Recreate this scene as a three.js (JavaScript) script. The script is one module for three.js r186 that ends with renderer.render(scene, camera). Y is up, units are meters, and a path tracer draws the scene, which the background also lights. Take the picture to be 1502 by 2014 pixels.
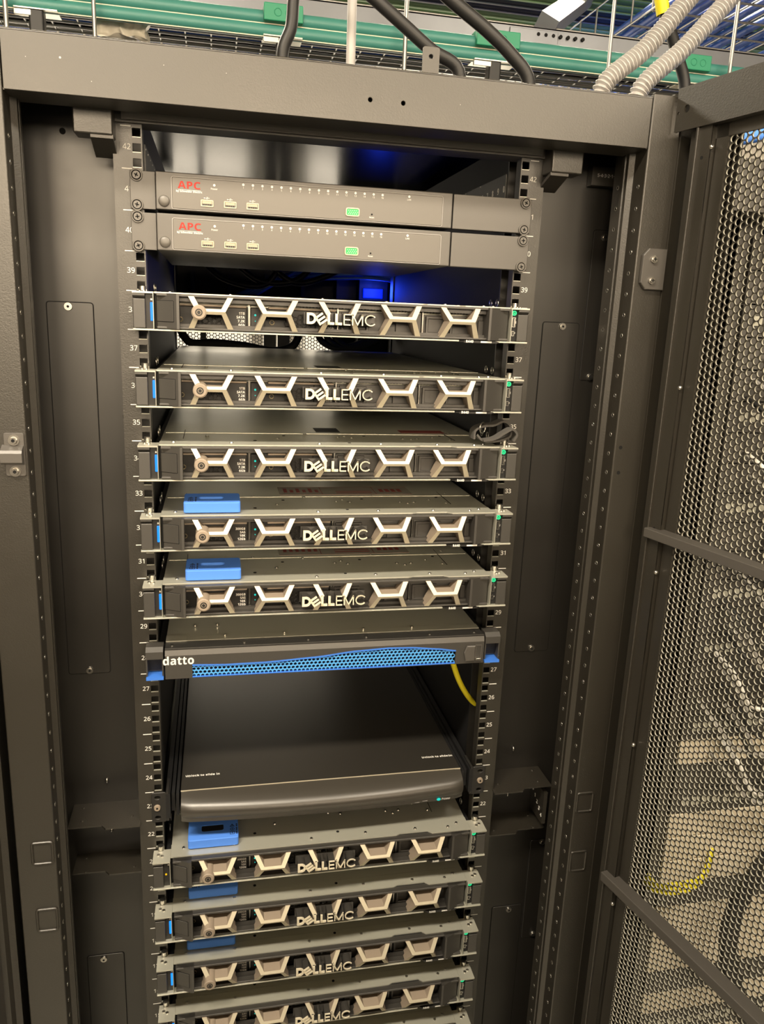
import * as THREE from 'three';
import { mergeGeometries, toCreasedNormals } from 'three/addons/utils/BufferGeometryUtils.js';
import { RoundedBoxGeometry } from 'three/addons/geometries/RoundedBoxGeometry.js';
import { FontLoader } from 'three/addons/loaders/FontLoader.js';
import { RectAreaLightUniformsLib } from 'three/addons/lights/RectAreaLightUniformsLib.js';

// ------------------------------------------------------------------ camera, lights, exposure
const scene = new THREE.Scene();
scene.background = new THREE.Color(0x000000);
const FOCAL = 1536.94;                                   // pixels, frame 1502 x 2014
const camera = new THREE.PerspectiveCamera(2 * Math.atan(1007 / FOCAL) * 180 / Math.PI, 1502 / 2014, 0.02, 40);
camera.position.set(-0.14795, 1.73486, 0.99238);
camera.rotation.set(-13.95008 * Math.PI / 180, -12.24587 * Math.PI / 180, 2.34917 * Math.PI / 180, 'YXZ');
camera.updateMatrixWorld(true);
const renderer = new THREE.WebGLRenderer();
renderer.toneMapping = THREE.LinearToneMapping;
renderer.toneMappingExposure = 0.93;
renderer.shadowMap.enabled = true;
RectAreaLightUniformsLib.init();
const WARM = new THREE.Color().setRGB(1.0, 0.87, 0.68), WARMER = new THREE.Color().setRGB(1.0, 0.80, 0.56);
const CEIL = 3.1;
const ADDED_REAR_LIGHTS = [[-0.42, 1.78, 0.8, 0.8, 3.0], [0.62, 1.78, 0.8, 0.8, 3.0]];   // glow panels added on the rear wall to brighten the rear mesh
// luminous wall panels across the front aisle: [x, y, width, height, radiance]
const WALL_LIGHTS = [[-1.15, 2.32, 1.1, 0.55, 21], [0.3, 2.32, 1.1, 0.55, 20], [1.75, 2.32, 1.1, 0.55, 17]];
// ceiling luminaires: [x, z, length along x, width, radiance]
const FIXTURES = [
  [-0.75, 1.10, 1.2, 0.2, 96], [1.05, 1.10, 1.2, 0.2, 58],
  [-0.7, -1.55, 1.2, 0.3, 65], [0.9, -1.55, 1.2, 0.3, 65],
];

// ------------------------------------------------------------------ helpers
let seed = 12345;
const rnd = () => { seed = (seed * 1664525 + 1013904223) >>> 0; return seed / 4294967296; };
const V = (x, y, z) => new THREE.Vector3(x, y, z);
const font = await new FontLoader().loadAsync('fonts/droid/droid_sans_bold.typeface.json');
const fontR = await new FontLoader().loadAsync('fonts/droid/droid_sans_regular.typeface.json');
const U = (n) => 0.065 + (n - 1) * 0.04445;             // bottom of rack unit n
// a pixel of the photograph on the plane z = const (world metres)
function pix(px, py, z) {
  const d = V((px - 751) / FOCAL, -(py - 1007) / FOCAL, -1).applyQuaternion(camera.quaternion);
  const t = (z - camera.position.z) / d.z;
  return camera.position.clone().addScaledVector(d, t);
}
function prep(g) {
  if (g.index) g = g.toNonIndexed();
  for (const k of Object.keys(g.attributes)) if (!['position', 'normal'].includes(k)) g.deleteAttribute(k);
  if (!g.attributes.normal) g.computeVertexNormals();
  g.morphAttributes = {};
  return g;
}
function boxUV(g) {                                       // uv in metres, by the main axis of each face
  const p = g.attributes.position, n = g.attributes.normal, uv = new Float32Array(p.count * 2);
  for (let i = 0; i < p.count; i++) {
    const ax = Math.abs(n.getX(i)), ay = Math.abs(n.getY(i)), az = Math.abs(n.getZ(i));
    let u, v;
    if (ax > ay && ax > az) { u = p.getZ(i); v = p.getY(i); } else if (ay > az) { u = p.getX(i); v = p.getZ(i); } else { u = p.getX(i); v = p.getY(i); }
    uv[2 * i] = u; uv[2 * i + 1] = v;
  }
  g.setAttribute('uv', new THREE.BufferAttribute(uv, 2));
  return g;
}
const used = {};
function numbered(name) { const n = used[name] = (used[name] ?? -1) + 1; return n ? name + '_' + String(n).padStart(3, '0') : name; }
function geo(list) {
  list = (Array.isArray(list) ? list : [list]).map(prep);
  return boxUV(list.length > 1 ? mergeGeometries(list) : list[0]);
}
function obj(name, list, mat, parent, extra = {}) {
  const m = new THREE.Mesh(list.isBufferGeometry && list.attributes.uv && extra.keep ? list : geo(list), mat);
  m.name = parent ? name : numbered(name);
  m.castShadow = m.receiveShadow = true;
  if (extra.label) m.userData.label = extra.label;
  if (extra.kind) m.userData.kind = extra.kind;
  (parent ?? scene).add(m);
  return m;
}
function tag(o, label, category, group) { o.userData.label = label; o.userData.category = category; if (group) o.userData.group = group; return o; }
function thing(name, label, category, pos = [0, 0, 0], group) {
  const o = new THREE.Group(); o.name = numbered(name); o.position.set(...pos); scene.add(o);
  return tag(o, label, category, group);
}
function struct(name, list, mat, label) {
  const m = new THREE.Mesh(geo(list), mat); m.name = name; m.castShadow = m.receiveShadow = true;
  m.userData = { kind: 'structure', label }; scene.add(m); return m;
}
const bx = (x0, x1, y0, y1, z0, z1) => new THREE.BoxGeometry(Math.abs(x1 - x0), Math.abs(y1 - y0), Math.abs(z1 - z0)).translate((x0 + x1) / 2, (y0 + y1) / 2, (z0 + z1) / 2);
const rbx = (x0, x1, y0, y1, z0, z1, r = 0.0008, s = 2) => new RoundedBoxGeometry(Math.abs(x1 - x0), Math.abs(y1 - y0), Math.abs(z1 - z0), s, r).translate((x0 + x1) / 2, (y0 + y1) / 2, (z0 + z1) / 2);
const cylZ = (x, y, z0, z1, r, n = 20, r2 = r) => new THREE.CylinderGeometry(r2, r, z1 - z0, n).rotateX(Math.PI / 2).translate(x, y, (z0 + z1) / 2);
const cylX = (x0, x1, y, z, r, n = 16) => new THREE.CylinderGeometry(r, r, x1 - x0, n).rotateZ(Math.PI / 2).translate((x0 + x1) / 2, y, z);
const cylY = (x, y0, y1, z, r, n = 14, r2 = r) => new THREE.CylinderGeometry(r2, r, y1 - y0, n).translate(x, (y0 + y1) / 2, z);
const tube = (pts, r, n = 40, k = 10) => new THREE.TubeGeometry(new THREE.CatmullRomCurve3(pts.map((p) => p.isVector3 ? p : V(...p))), n, r, k, false);
const rod = (a, b, r, k = 8) => { const d = b.clone().sub(a), L = d.length(); const g = new THREE.CylinderGeometry(r, r, L, k); g.applyQuaternion(new THREE.Quaternion().setFromUnitVectors(V(0, 1, 0), d.normalize())); const c = a.clone().add(b).multiplyScalar(0.5); return g.translate(c.x, c.y, c.z); };
function poly(pts) { const s = new THREE.Shape(); pts.forEach(([x, y], i) => i ? s.lineTo(x, y) : s.moveTo(x, y)); s.closePath(); return s; }
function rrect(x0, x1, y0, y1, r) { const s = new THREE.Shape(); s.moveTo(x0 + r, y0); s.lineTo(x1 - r, y0); s.quadraticCurveTo(x1, y0, x1, y0 + r); s.lineTo(x1, y1 - r); s.quadraticCurveTo(x1, y1, x1 - r, y1); s.lineTo(x0 + r, y1); s.quadraticCurveTo(x0, y1, x0, y1 - r); s.lineTo(x0, y0 + r); s.quadraticCurveTo(x0, y0, x0 + r, y0); return s; }
const ring = (x0, x1, y0, y1, r, w) => { const s = rrect(x0, x1, y0, y1, r); s.holes.push(rrect(x0 + w, x1 - w, y0 + w, y1 - w, Math.max(r - w, r * 0.4))); return s; };
const circ = (x, y, r) => { const p = new THREE.Path(); p.absarc(x, y, r, 0, Math.PI * 2, true); return p; };
const ext = (shape, z0, z1, bevel = 0, cs = 8) => new THREE.ExtrudeGeometry(shape, { depth: z1 - z0 - 2 * bevel, bevelEnabled: bevel > 0, bevelSize: bevel, bevelOffset: -bevel, bevelThickness: bevel, bevelSegments: 1, curveSegments: cs }).translate(0, 0, z0 + bevel);
const extY = (shape, y0, y1) => ext(shape, y0, y1).applyMatrix4(new THREE.Matrix4().set(1, 0, 0, 0, 0, 0, 1, 0, 0, -1, 0, 0, 0, 0, 0, 1)).scale(1, 1, 1); // shape (x, -z) standing along y
// prism standing along y from a profile given as [x, z]
function prismY(pts, y0, y1) { return ext(poly(pts.map(([x, z]) => [x, -z])), y0, y1).rotateX(-Math.PI / 2); }
// prism lying along x from a profile given as [z, y]
function prismX(pts, x0, x1) { return ext(poly(pts.map(([z, y]) => [-z, y])), x0, x1).rotateY(Math.PI / 2); }
function txt(s, size, x, y, z, { f = font, depth = 0.0003, align = 0.5, flat = false, rot = 0 } = {}) {
  const sh = f.generateShapes(s, size);
  const g = new THREE.ExtrudeGeometry(sh, { depth, bevelEnabled: false, curveSegments: 3 });
  g.computeBoundingBox(); const b = g.boundingBox;
  g.translate(-(b.min.x + (b.max.x - b.min.x) * align), -size * 0.36, 0);
  if (flat) g.rotateX(-Math.PI / 2);
  if (rot) g.rotateY(rot);
  return g.translate(x, y, z);
}
// one cell of a perforated sheet: hexagon with a round hole (or 6-sided), thickness along z
function hexCell(p, rh, t, n = 12, turn = 0, what = 'all') {
  const pos = [], out = [], inn = [], R = p / Math.sqrt(3);
  for (let i = 0; i < n; i++) {
    const a = i / n * Math.PI * 2 + turn, step = n / 6, k = i % step, a0 = Math.floor(i / step) * Math.PI / 3;
    const c0 = [R * Math.cos(a0), R * Math.sin(a0)], c1 = [R * Math.cos(a0 + Math.PI / 3), R * Math.sin(a0 + Math.PI / 3)];
    const q = [c0[0] + (c1[0] - c0[0]) * k / step, c0[1] + (c1[1] - c0[1]) * k / step];
    out.push([q[0] * Math.cos(turn) - q[1] * Math.sin(turn), q[0] * Math.sin(turn) + q[1] * Math.cos(turn)]); inn.push([rh * Math.cos(a), rh * Math.sin(a)]);
  }
  const tri = (a, b, c) => pos.push(...a, ...b, ...c);
  for (let i = 0; i < n; i++) {
    const j = (i + 1) % n, F = (q) => [q[0], q[1], t], B = (q) => [q[0], q[1], 0];
    if (what !== 'wall') { tri(F(inn[i]), F(out[i]), F(out[j])); tri(F(inn[i]), F(out[j]), F(inn[j])); tri(B(inn[i]), B(out[j]), B(out[i])); tri(B(inn[i]), B(inn[j]), B(out[j])); }
    if (what !== 'face') { tri(F(inn[i]), F(inn[j]), B(inn[j])); tri(F(inn[i]), B(inn[j]), B(inn[i])); }
  }
  const g = new THREE.BufferGeometry(); g.setAttribute('position', new THREE.Float32BufferAttribute(pos, 3)); g.computeVertexNormals();
  return boxUV(g);
}
function instances(name, g, mat, parent, spots, label) {
  const m = new THREE.InstancedMesh(g, mat, spots.length), M = new THREE.Matrix4();
  spots.forEach(([x, y, z], i) => m.setMatrixAt(i, M.makeTranslation(x, y, z)));
  m.name = name; m.userData.kind = 'stuff'; if (label) m.userData.label = label; m.castShadow = m.receiveShadow = true; parent.add(m); return m;
}
function hexSpots(x0, x1, y0, y1, p, z, vertical = true) {   // vertical: neighbours stand above each other
  const out = [];
  const a = vertical ? p * 0.8660254 : p, b = vertical ? p : p * 0.8660254;
  if (vertical) for (let i = 0, x = x0; x <= x1; i++, x = x0 + i * a) for (let y = y0 + (i % 2 ? b / 2 : 0); y <= y1; y += b) out.push([x, y, z]);
  else for (let j = 0, y = y0; y <= y1; j++, y = y0 + j * b) for (let x = x0 + (j % 2 ? a / 2 : 0); x <= x1; x += a) out.push([x, y, z]);
  return out;
}
// tube whose radius changes along its length (corrugated hose)
function tubeVar(curve, n, k, rf) {
  const fr = curve.computeFrenetFrames(n, false), pos = [];
  const P = [];
  for (let i = 0; i <= n; i++) { const c = curve.getPointAt(i / n), r = rf(i / n), row = []; for (let j = 0; j < k; j++) { const a = j / k * Math.PI * 2; row.push(c.clone().addScaledVector(fr.normals[i], Math.cos(a) * r).addScaledVector(fr.binormals[i], Math.sin(a) * r)); } P.push(row); }
  for (let i = 0; i < n; i++) for (let j = 0; j < k; j++) { const a = P[i][j], b = P[i + 1][j], c = P[i + 1][(j + 1) % k], d = P[i][(j + 1) % k]; for (const q of [a, d, b, d, c, b]) pos.push(q.x, q.y, q.z); }
  const g = new THREE.BufferGeometry(); g.setAttribute('position', new THREE.Float32BufferAttribute(pos, 3)); g.computeVertexNormals();
  return toCreasedNormals(g, 0.9);
}

// ------------------------------------------------------------------ materials
function noiseTex(size, octaves, lo, hi, tint) {
  const d = new Uint8Array(size * size * 4), val = new Float32Array(size * size);
  for (const [cells, amp] of octaves) {
    const g = new Float32Array(cells * cells); for (let i = 0; i < g.length; i++) g[i] = rnd();
    for (let y = 0; y < size; y++) for (let x = 0; x < size; x++) {
      const fx = x / size * cells, fy = y / size * cells, ix = Math.floor(fx), iy = Math.floor(fy); let tx = fx - ix, ty = fy - iy; tx = tx * tx * (3 - 2 * tx); ty = ty * ty * (3 - 2 * ty);
      const G = (a, b) => g[(b % cells) * cells + a % cells];
      val[y * size + x] += amp * ((G(ix, iy) * (1 - tx) + G(ix + 1, iy) * tx) * (1 - ty) + (G(ix, iy + 1) * (1 - tx) + G(ix + 1, iy + 1) * tx) * ty);
    }
  }
  const tot = octaves.reduce((a, o) => a + o[1], 0);
  for (let i = 0; i < val.length; i++) { const v = Math.min(1, lo + (hi - lo) * val[i] / tot); d[4 * i] = v * (tint?.[0] ?? 1) * 255; d[4 * i + 1] = v * (tint?.[1] ?? 1) * 255; d[4 * i + 2] = v * (tint?.[2] ?? 1) * 255; d[4 * i + 3] = 255; }
  const t = new THREE.DataTexture(d, size, size); t.wrapS = t.wrapT = THREE.RepeatWrapping; t.magFilter = THREE.LinearFilter; t.minFilter = THREE.LinearMipmapLinearFilter; t.generateMipmaps = true; t.needsUpdate = true; return t;
}
const rep = (t, r) => { const c = t.clone(); c.repeat.set(r, r); c.needsUpdate = true; return c; };
const grain = rep(noiseTex(256, [[256, 1], [128, 0.6]], 0, 1), 7);
const blotch = rep(noiseTex(256, [[6, 1], [17, 0.8], [64, 0.5], [200, 0.35]], 0.8, 1.0), 1.6);
const smear = rep(noiseTex(256, [[5, 1], [13, 0.8], [47, 0.6]], 0.8, 1.0), 2.1);
const L = (r, g, b) => new THREE.Color().setRGB(r, g, b);
const coat = (color, roughness, more = {}) => new THREE.MeshPhysicalMaterial({ color, roughness, metalness: 0, ior: 1.8, ...more });
const mat = (color, roughness = 0.6, metalness = 0, more = {}) => new THREE.MeshStandardMaterial({ color, roughness, metalness, ...more });
const M = {
  paint: coat(L(0.023, 0.020, 0.0148), 0.44, { bumpMap: grain, bumpScale: 0.00012, roughnessMap: blotch }),
  panel: coat(L(0.012, 0.0105, 0.0085), 0.43, { roughnessMap: smear }),
  gloss: mat(L(0.012, 0.012, 0.013), 0.24),
  black: mat(L(0.008, 0.008, 0.009), 0.6),
  hole: mat(L(0.003, 0.003, 0.003), 0.9),
  rubber: mat(L(0.012, 0.012, 0.012), 0.5),
  plastic: coat(L(0.04, 0.037, 0.033), 0.46, { bumpMap: grain, bumpScale: 0.00005 }),
  plasticDark: mat(L(0.02, 0.019, 0.018), 0.45),
  champagne: mat(L(0.66, 0.60, 0.46), 0.42, 0.3),
  letter: mat(L(0.80, 0.74, 0.58), 0.5, 0.1),
  ivory: mat(L(0.42, 0.38, 0.29), 0.6),
  tanPlastic: mat(L(0.33, 0.27, 0.21), 0.55),
  galv: mat(L(0.60, 0.60, 0.52), 0.36, 0.5, { roughnessMap: smear }),
  steel: mat(L(0.62, 0.60, 0.56), 0.28, 1),
  brass: mat(L(0.55, 0.46, 0.29), 0.4, 0.9),
  white: mat(L(0.85, 0.84, 0.80), 0.6),
  consoleFront: coat(L(0.045, 0.040, 0.033), 0.36),
  lid: coat(L(0.022, 0.0195, 0.016), 0.44),
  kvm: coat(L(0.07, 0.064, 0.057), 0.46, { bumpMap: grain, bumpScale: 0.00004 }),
  kvmPanel: coat(L(0.095, 0.086, 0.074), 0.44),
  red: mat(L(0.50, 0.022, 0.012), 0.6),
  greenPort: mat(L(0.02, 0.42, 0.12), 0.45),
  foam: mat(L(0.085, 0.27, 0.90), 0.75),
  ink: mat(L(0.012, 0.02, 0.07), 0.7),
  blueBright: mat(L(0.05, 0.20, 0.75), 0.45),
  blueMesh: mat(L(0.10, 0.40, 0.85), 0.45),
  teal: mat(L(0.055, 0.235, 0.20), 0.5, 0, { roughnessMap: smear }),
  tealDark: mat(L(0.02, 0.26, 0.14), 0.5),
  greenTray: mat(L(0.16, 0.26, 0.14), 0.6),
  navy: mat(L(0.02, 0.025, 0.06), 0.6),
  conduit: mat(L(0.46, 0.445, 0.43), 0.5),
  yellow: mat(L(0.80, 0.70, 0.02), 0.45),
  blueCable: mat(L(0.03, 0.12, 0.55), 0.45),
  grayCable: mat(L(0.30, 0.29, 0.27), 0.5),
  strut: mat(L(0.17, 0.18, 0.20), 0.42, 0.4, { roughnessMap: smear }),
  wire: mat(L(0.36, 0.36, 0.35), 0.4, 0.8),
  cream: mat(L(0.80, 0.71, 0.54), 0.6),
  wrap: mat(L(0.80, 0.76, 0.66), 0.35),
  velcro: mat(L(0.085, 0.08, 0.074), 0.95),
  sticker: mat(L(0.22, 0.21, 0.18), 0.6),
  stickerRed: mat(L(0.18, 0.03, 0.025), 0.6),
  wall: mat(L(0.60, 0.57, 0.52), 0.85, 0, { roughnessMap: smear }),
  floor: mat(L(0.52, 0.50, 0.44), 0.5, 0, { roughnessMap: smear }),
  ceil: mat(L(0.36, 0.30, 0.22), 0.9),
  cardboard: mat(L(0.30, 0.23, 0.15), 0.8),
};
const glow = (r, g, b, k) => new THREE.MeshStandardMaterial({ color: 0x000000, emissive: L(r, g, b), emissiveIntensity: k, roughness: 0.5 });
M.ledBlue = glow(0.0, 0.22, 1.0, 2.0); M.ledGreen = glow(0.02, 1.0, 0.38, 1.0); M.ledTeal = glow(0.0, 0.85, 0.7, 0.9); M.ledAmber = glow(1.0, 0.55, 0.0, 1.2); M.ledRed = glow(1, 0.06, 0.04, 0.9);
M.ledDeep = glow(0.0, 0.02, 1.0, 0.9); M.lamp = glow(1.0, 0.87, 0.68, 6); M.lampWarm = glow(1.0, 0.80, 0.56, 6); M.lampSoft = glow(1.0, 0.87, 0.66, 1.3);

// ------------------------------------------------------------------ room
struct('floor', bx(-4, 4, -0.2, 0, -2.4, 3.4), M.floor, 'pale raised computer room floor');
struct('ceiling', bx(-4.2, 4.2, CEIL, CEIL + 0.2, -2.6, 3.6), M.ceil, 'brown tinted ceiling above the cable trays');
struct('wall_back', bx(-4.2, 4.2, -0.2, CEIL, -2.6, -2.4), M.wall, 'off white wall behind the rear aisle');
struct('wall_front', bx(-4.2, 4.2, -0.2, CEIL, 3.4, 3.6), M.wall, 'off white wall behind the viewer');
struct('wall_left', bx(-4.2, -4, -0.2, CEIL, -2.4, 3.4), M.wall, 'off white end wall on the left of the aisle');
struct('wall_right', bx(4, 4.2, -0.2, CEIL, -2.4, 3.4), M.wall, 'off white end wall on the right of the aisle');
for (const [x, z, w, d, k] of FIXTURES) {
  const y = CEIL - 0.16;
  const t = thing('ceiling_light', z > 0 ? (x < 0 ? 'linear ceiling light over the front aisle, further from the open door' : 'linear ceiling light over the front aisle, nearer to the open door') : (x < 0 ? 'linear ceiling light over the rear aisle behind the latch side' : 'linear ceiling light over the rear aisle behind the hinge side'), 'light', [x, y, z], 'ceiling lights');
  obj('housing', [bx(-w / 2 - 0.02, w / 2 + 0.02, 0.01, 0.06, -d / 2 - 0.02, d / 2 + 0.02)], M.white, t);
  for (const e of [-1, 1]) obj('hanger', [cylY(e * w * 0.4, 0.06, 0.16, 0, 0.004)], M.wire, t);
  obj('diffuser', [bx(-w / 2, w / 2, 0.0, 0.01, -d / 2, d / 2)], M.lamp, t);
  const l = new THREE.RectAreaLight(WARM, k, w, d); l.name = 'lamp_light'; l.position.set(0, -0.012, 0); l.rotation.x = -Math.PI / 2; l.castShadow = true; t.add(l);
}

WALL_LIGHTS.forEach(([x, y, w, h, k], i) => {
  const t = thing('wall_light', ['luminous wall panel across the aisle, furthest from the open door', 'luminous wall panel across the aisle, middle of three', 'luminous wall panel across the aisle, nearest to the open door'][i], 'light', [x, y, 3.4], 'wall lights');
  obj('housing', [bx(-w / 2 - 0.02, w / 2 + 0.02, -h / 2 - 0.02, h / 2 + 0.02, -0.05, 0)], M.white, t);
  obj('diffuser', [bx(-w / 2, w / 2, -h / 2, h / 2, -0.06, -0.05)], M.lampWarm, t);
  const l = new THREE.RectAreaLight(WARMER, k, w, h); l.name = 'lamp_light'; l.position.set(0, 0, -0.072); l.castShadow = true; t.add(l);
});

for (let i = 0; i < 6; i++) { // unseen cabinets added behind the viewer to shade the low rack from the far lights
  const x = -2.45 + i * 0.82, t = thing('server_cabinet', 'unseen black cabinet added across the aisle to shade the low rack', 'cabinet', [x, 0, 1.78], 'added shading cabinets');
  obj('body_shell', [bx(-0.4, 0.4, 0.05, 1.78, 0.03, 1.0)], M.paint, t); obj('front_door', [rbx(-0.39, 0.39, 0.06, 1.77, 0, 0.03, 0.004)], M.paint, t);
  obj('door_handle', [rbx(0.33, 0.36, 0.95, 1.12, -0.02, 0, 0.004)], M.steel, t); obj('plinth', [bx(-0.38, 0.38, 0, 0.05, 0.06, 0.98)], M.black, t);
}

ADDED_REAR_LIGHTS.forEach(([x, y, w, h, k], i) => {  // added glow panels; they brighten what shows through the rear mesh
  const t = thing('wall_light', ['glow panel added on the rear wall to brighten the rear mesh, latch side', 'glow panel added on the rear wall to brighten the rear mesh, hinge side'][i], 'light', [x, y, -2.4], 'added rear glow panels');
  obj('housing', [bx(-w / 2 - 0.02, w / 2 + 0.02, -h / 2 - 0.02, h / 2 + 0.02, 0, 0.05)], M.white, t);
  obj('diffuser', [bx(-w / 2, w / 2, -h / 2, h / 2, 0.05, 0.06)], M.lampSoft, t);
  const l = new THREE.RectAreaLight(WARM, k, w, h); l.name = 'lamp_light'; l.position.set(0, 0, 0.072); l.rotation.y = Math.PI; l.castShadow = true; t.add(l);
});

// ------------------------------------------------------------------ the cabinet
const cab = thing('server_cabinet', 'tall black cabinet with numbered mounting rails and its perforated front door swung open', 'cabinet');
const ZF = 0.08, XI = 0.352, XO = 0.398, HT = 1.996, ZB = -0.99;
function dots(list, mh, parent, name, axis, sx) {          // small threaded holes with a bare metal lip
  const hs = [], rs = [];
  for (const [x, y, z] of list) {
    const h = new THREE.CylinderGeometry(0.0021, 0.0021, 0.0006, 8), r = new THREE.TorusGeometry(0.0023, 0.0006, 5, 10);
    if (axis === 'x') { h.rotateZ(Math.PI / 2); r.rotateY(Math.PI / 2); } else h.rotateX(Math.PI / 2);
    hs.push(h.translate(x, y, z)); rs.push(r.translate(x, y, z));
  }
  const m = obj(name, hs, M.hole, parent, { kind: 'stuff' }); m.castShadow = false;
  return obj('hole_lips', rs, M.steel, parent, { kind: 'stuff' });
}
for (const s of [-1, 1]) {
  // folded sheet upright: front face, inner wall with a double ridge, outer wall, back
  const pr = [...Array.from({ length: 7 }, (_, i) => [XI + 0.002 - 0.002 * Math.sin(i * Math.PI / 12), ZF - 0.002 + 0.002 * Math.cos(i * Math.PI / 12)]), [XI, 0.052], [XI - 0.006, 0.048], [XI - 0.006, 0.042], [XI - 0.003, 0.040], [XI - 0.006, 0.038], [XI - 0.006, 0.032], [XI, 0.028], [XI, 0.002], [XO, 0.002], [XO, ZF - 0.001], [XO - 0.001, ZF]].map(([x, z]) => [s * x, z]);
  const up = obj('frame_upright', [prismY(s > 0 ? pr.slice().reverse() : pr, 0.05, 1.9985)], M.paint, cab);
  const hl = []; for (let y = 0.3; y < 1.9; y += 0.025) { hl.push([s * (XI + 0.0001), y, 0.066]); hl.push([s * (XI + 0.0001), y + 0.006, 0.015]); }
  dots(hl, 0, up, 'screw_holes', 'x', s);
  for (const [y0, y1] of [[1.050, 1.083], [0.950, 0.985]]) obj('embossed_square', [ext(ring(s > 0 ? 0.354 : -0.381, s > 0 ? 0.381 : -0.354, y0, y1, 0.005, 0.003), ZF - 0.001, ZF + 0.0022, 0.0009)], M.paint, up);
  // rear uprights
  obj('frame_upright', [bx(s * 0.345, s * XO, 0.05, HT, ZB + 0.0, ZB + 0.06)], M.paint, cab);
}
{ // header with two drilled holes
  const sh = rrect(-XI + 0.001, XI - 0.001, 1.940, HT - 0.002, 0.001);
  for (const [px, py] of [[728, 196], [793, 203]]) { const p = pix(px, py, ZF); sh.holes.push(circ(p.x, p.y, 0.0022)); }
  const hd = obj('header', [ext(sh, ZF - 0.0025, ZF, 0.0005), prismX([[0.02, HT], [0.02, HT - 0.002], [ZF - 0.003, HT - 0.002], [ZF, HT - 0.002], ...Array.from({ length: 7 }, (_, i) => [ZF - 0.002 + 0.002 * Math.cos(i * Math.PI / 12), HT - 0.002 + 0.002 * Math.sin(i * Math.PI / 12)])], -XI + 0.001, XI - 0.001), bx(-XI, XI, 1.940, 1.942, 0.03, ZF - 0.003), bx(-XI, XI, 1.942, HT - 0.002, 0.02, 0.022)], M.paint, cab);
  const sp = [[50, 111], [118, 113], [322, 128], [180, 160], [445, 144], [905, 206]].map(([a, b]) => pix(a, b, ZF));
  obj('paint_chips', sp.map((p, i) => cylZ(p.x, p.y, ZF - 0.0002, ZF + 0.00015, i === 1 ? 0.0011 : 0.00035, 7)), M.conduit, hd, { kind: 'stuff' });
  // small black tab standing behind the header
  const a = pix(830, 137, 0.02), b = pix(865, 94, 0.02), ts = rrect(a.x, b.x, a.y - 0.03, b.y, 0.003); ts.holes.push(circ((a.x + b.x) / 2, b.y - 0.010, 0.0028));
  obj('roof_tab', [ext(ts, 0.018, 0.02)], M.paint, cab);
}
{ // cross member over the opening
  const cm = obj('crossmember', [prismX([[0.012, 1.9365], [0.014, 1.945], [0.03, 1.9525], [0.03, 1.954], [0.010, 1.948], [0.008, 1.9365]], -0.247, 0.249), bx(-0.256, 0.256, 1.9345, 1.9655, -0.03, 0.006)], M.kvm, cab);  // lighter grey than the frame paint, standing in for light that reaches it
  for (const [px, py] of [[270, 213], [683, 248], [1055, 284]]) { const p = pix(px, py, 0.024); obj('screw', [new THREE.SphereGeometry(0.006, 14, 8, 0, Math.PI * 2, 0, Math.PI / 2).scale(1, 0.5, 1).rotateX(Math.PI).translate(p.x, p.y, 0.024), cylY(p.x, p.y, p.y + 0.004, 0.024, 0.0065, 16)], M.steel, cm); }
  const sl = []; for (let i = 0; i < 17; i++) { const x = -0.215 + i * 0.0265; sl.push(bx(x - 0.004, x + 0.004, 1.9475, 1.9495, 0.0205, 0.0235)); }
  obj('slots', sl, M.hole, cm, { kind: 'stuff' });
}
obj('roof_panel', [bx(-XO, XO, 1.984, 1.990, ZB, 0.02)], M.gloss, cab);
obj('bottom_panel', [bx(-XO, XO, 0.05, 0.06, ZB, 0.06)], M.paint, cab);
obj('kick_plate', [bx(-XI, XI, 0.05, 0.11, 0.04, ZF - 0.002)], M.paint, cab);
for (const s of [-1, 1]) for (const z of [0.0, -0.9]) obj('caster', [cylX(s * 0.33 - 0.012, s * 0.33 + 0.012, 0.024, z, 0.024, 20), bx(s * 0.33 - 0.016, s * 0.33 + 0.016, 0.03, 0.052, z - 0.02, z + 0.02)], M.rubber, cab);
for (const s of [-1, 1]) {
  obj('side_panel', [bx(s * 0.392, s * 0.397, 0.06, 1.99, ZB + 0.06, 0.002)], M.panel, cab);
  obj('added_baffle', [bx(s * 0.2290, s * 0.2305, 0.06, 1.962, -0.74, -0.053)], M.black, cab);  // black sheets added to block the bright rear mesh and side panels
  // depth braces high on each side with a printed scale
  for (const y of [1.89, 0.5]) obj('depth_brace', [bx(s * 0.2275, s * 0.2289, y, y + 0.034, -0.73, -0.055), bx(s * 0.28, s * 0.39, y, y + 0.003, -0.9, -0.86)], M.paint, cab);
}
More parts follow.
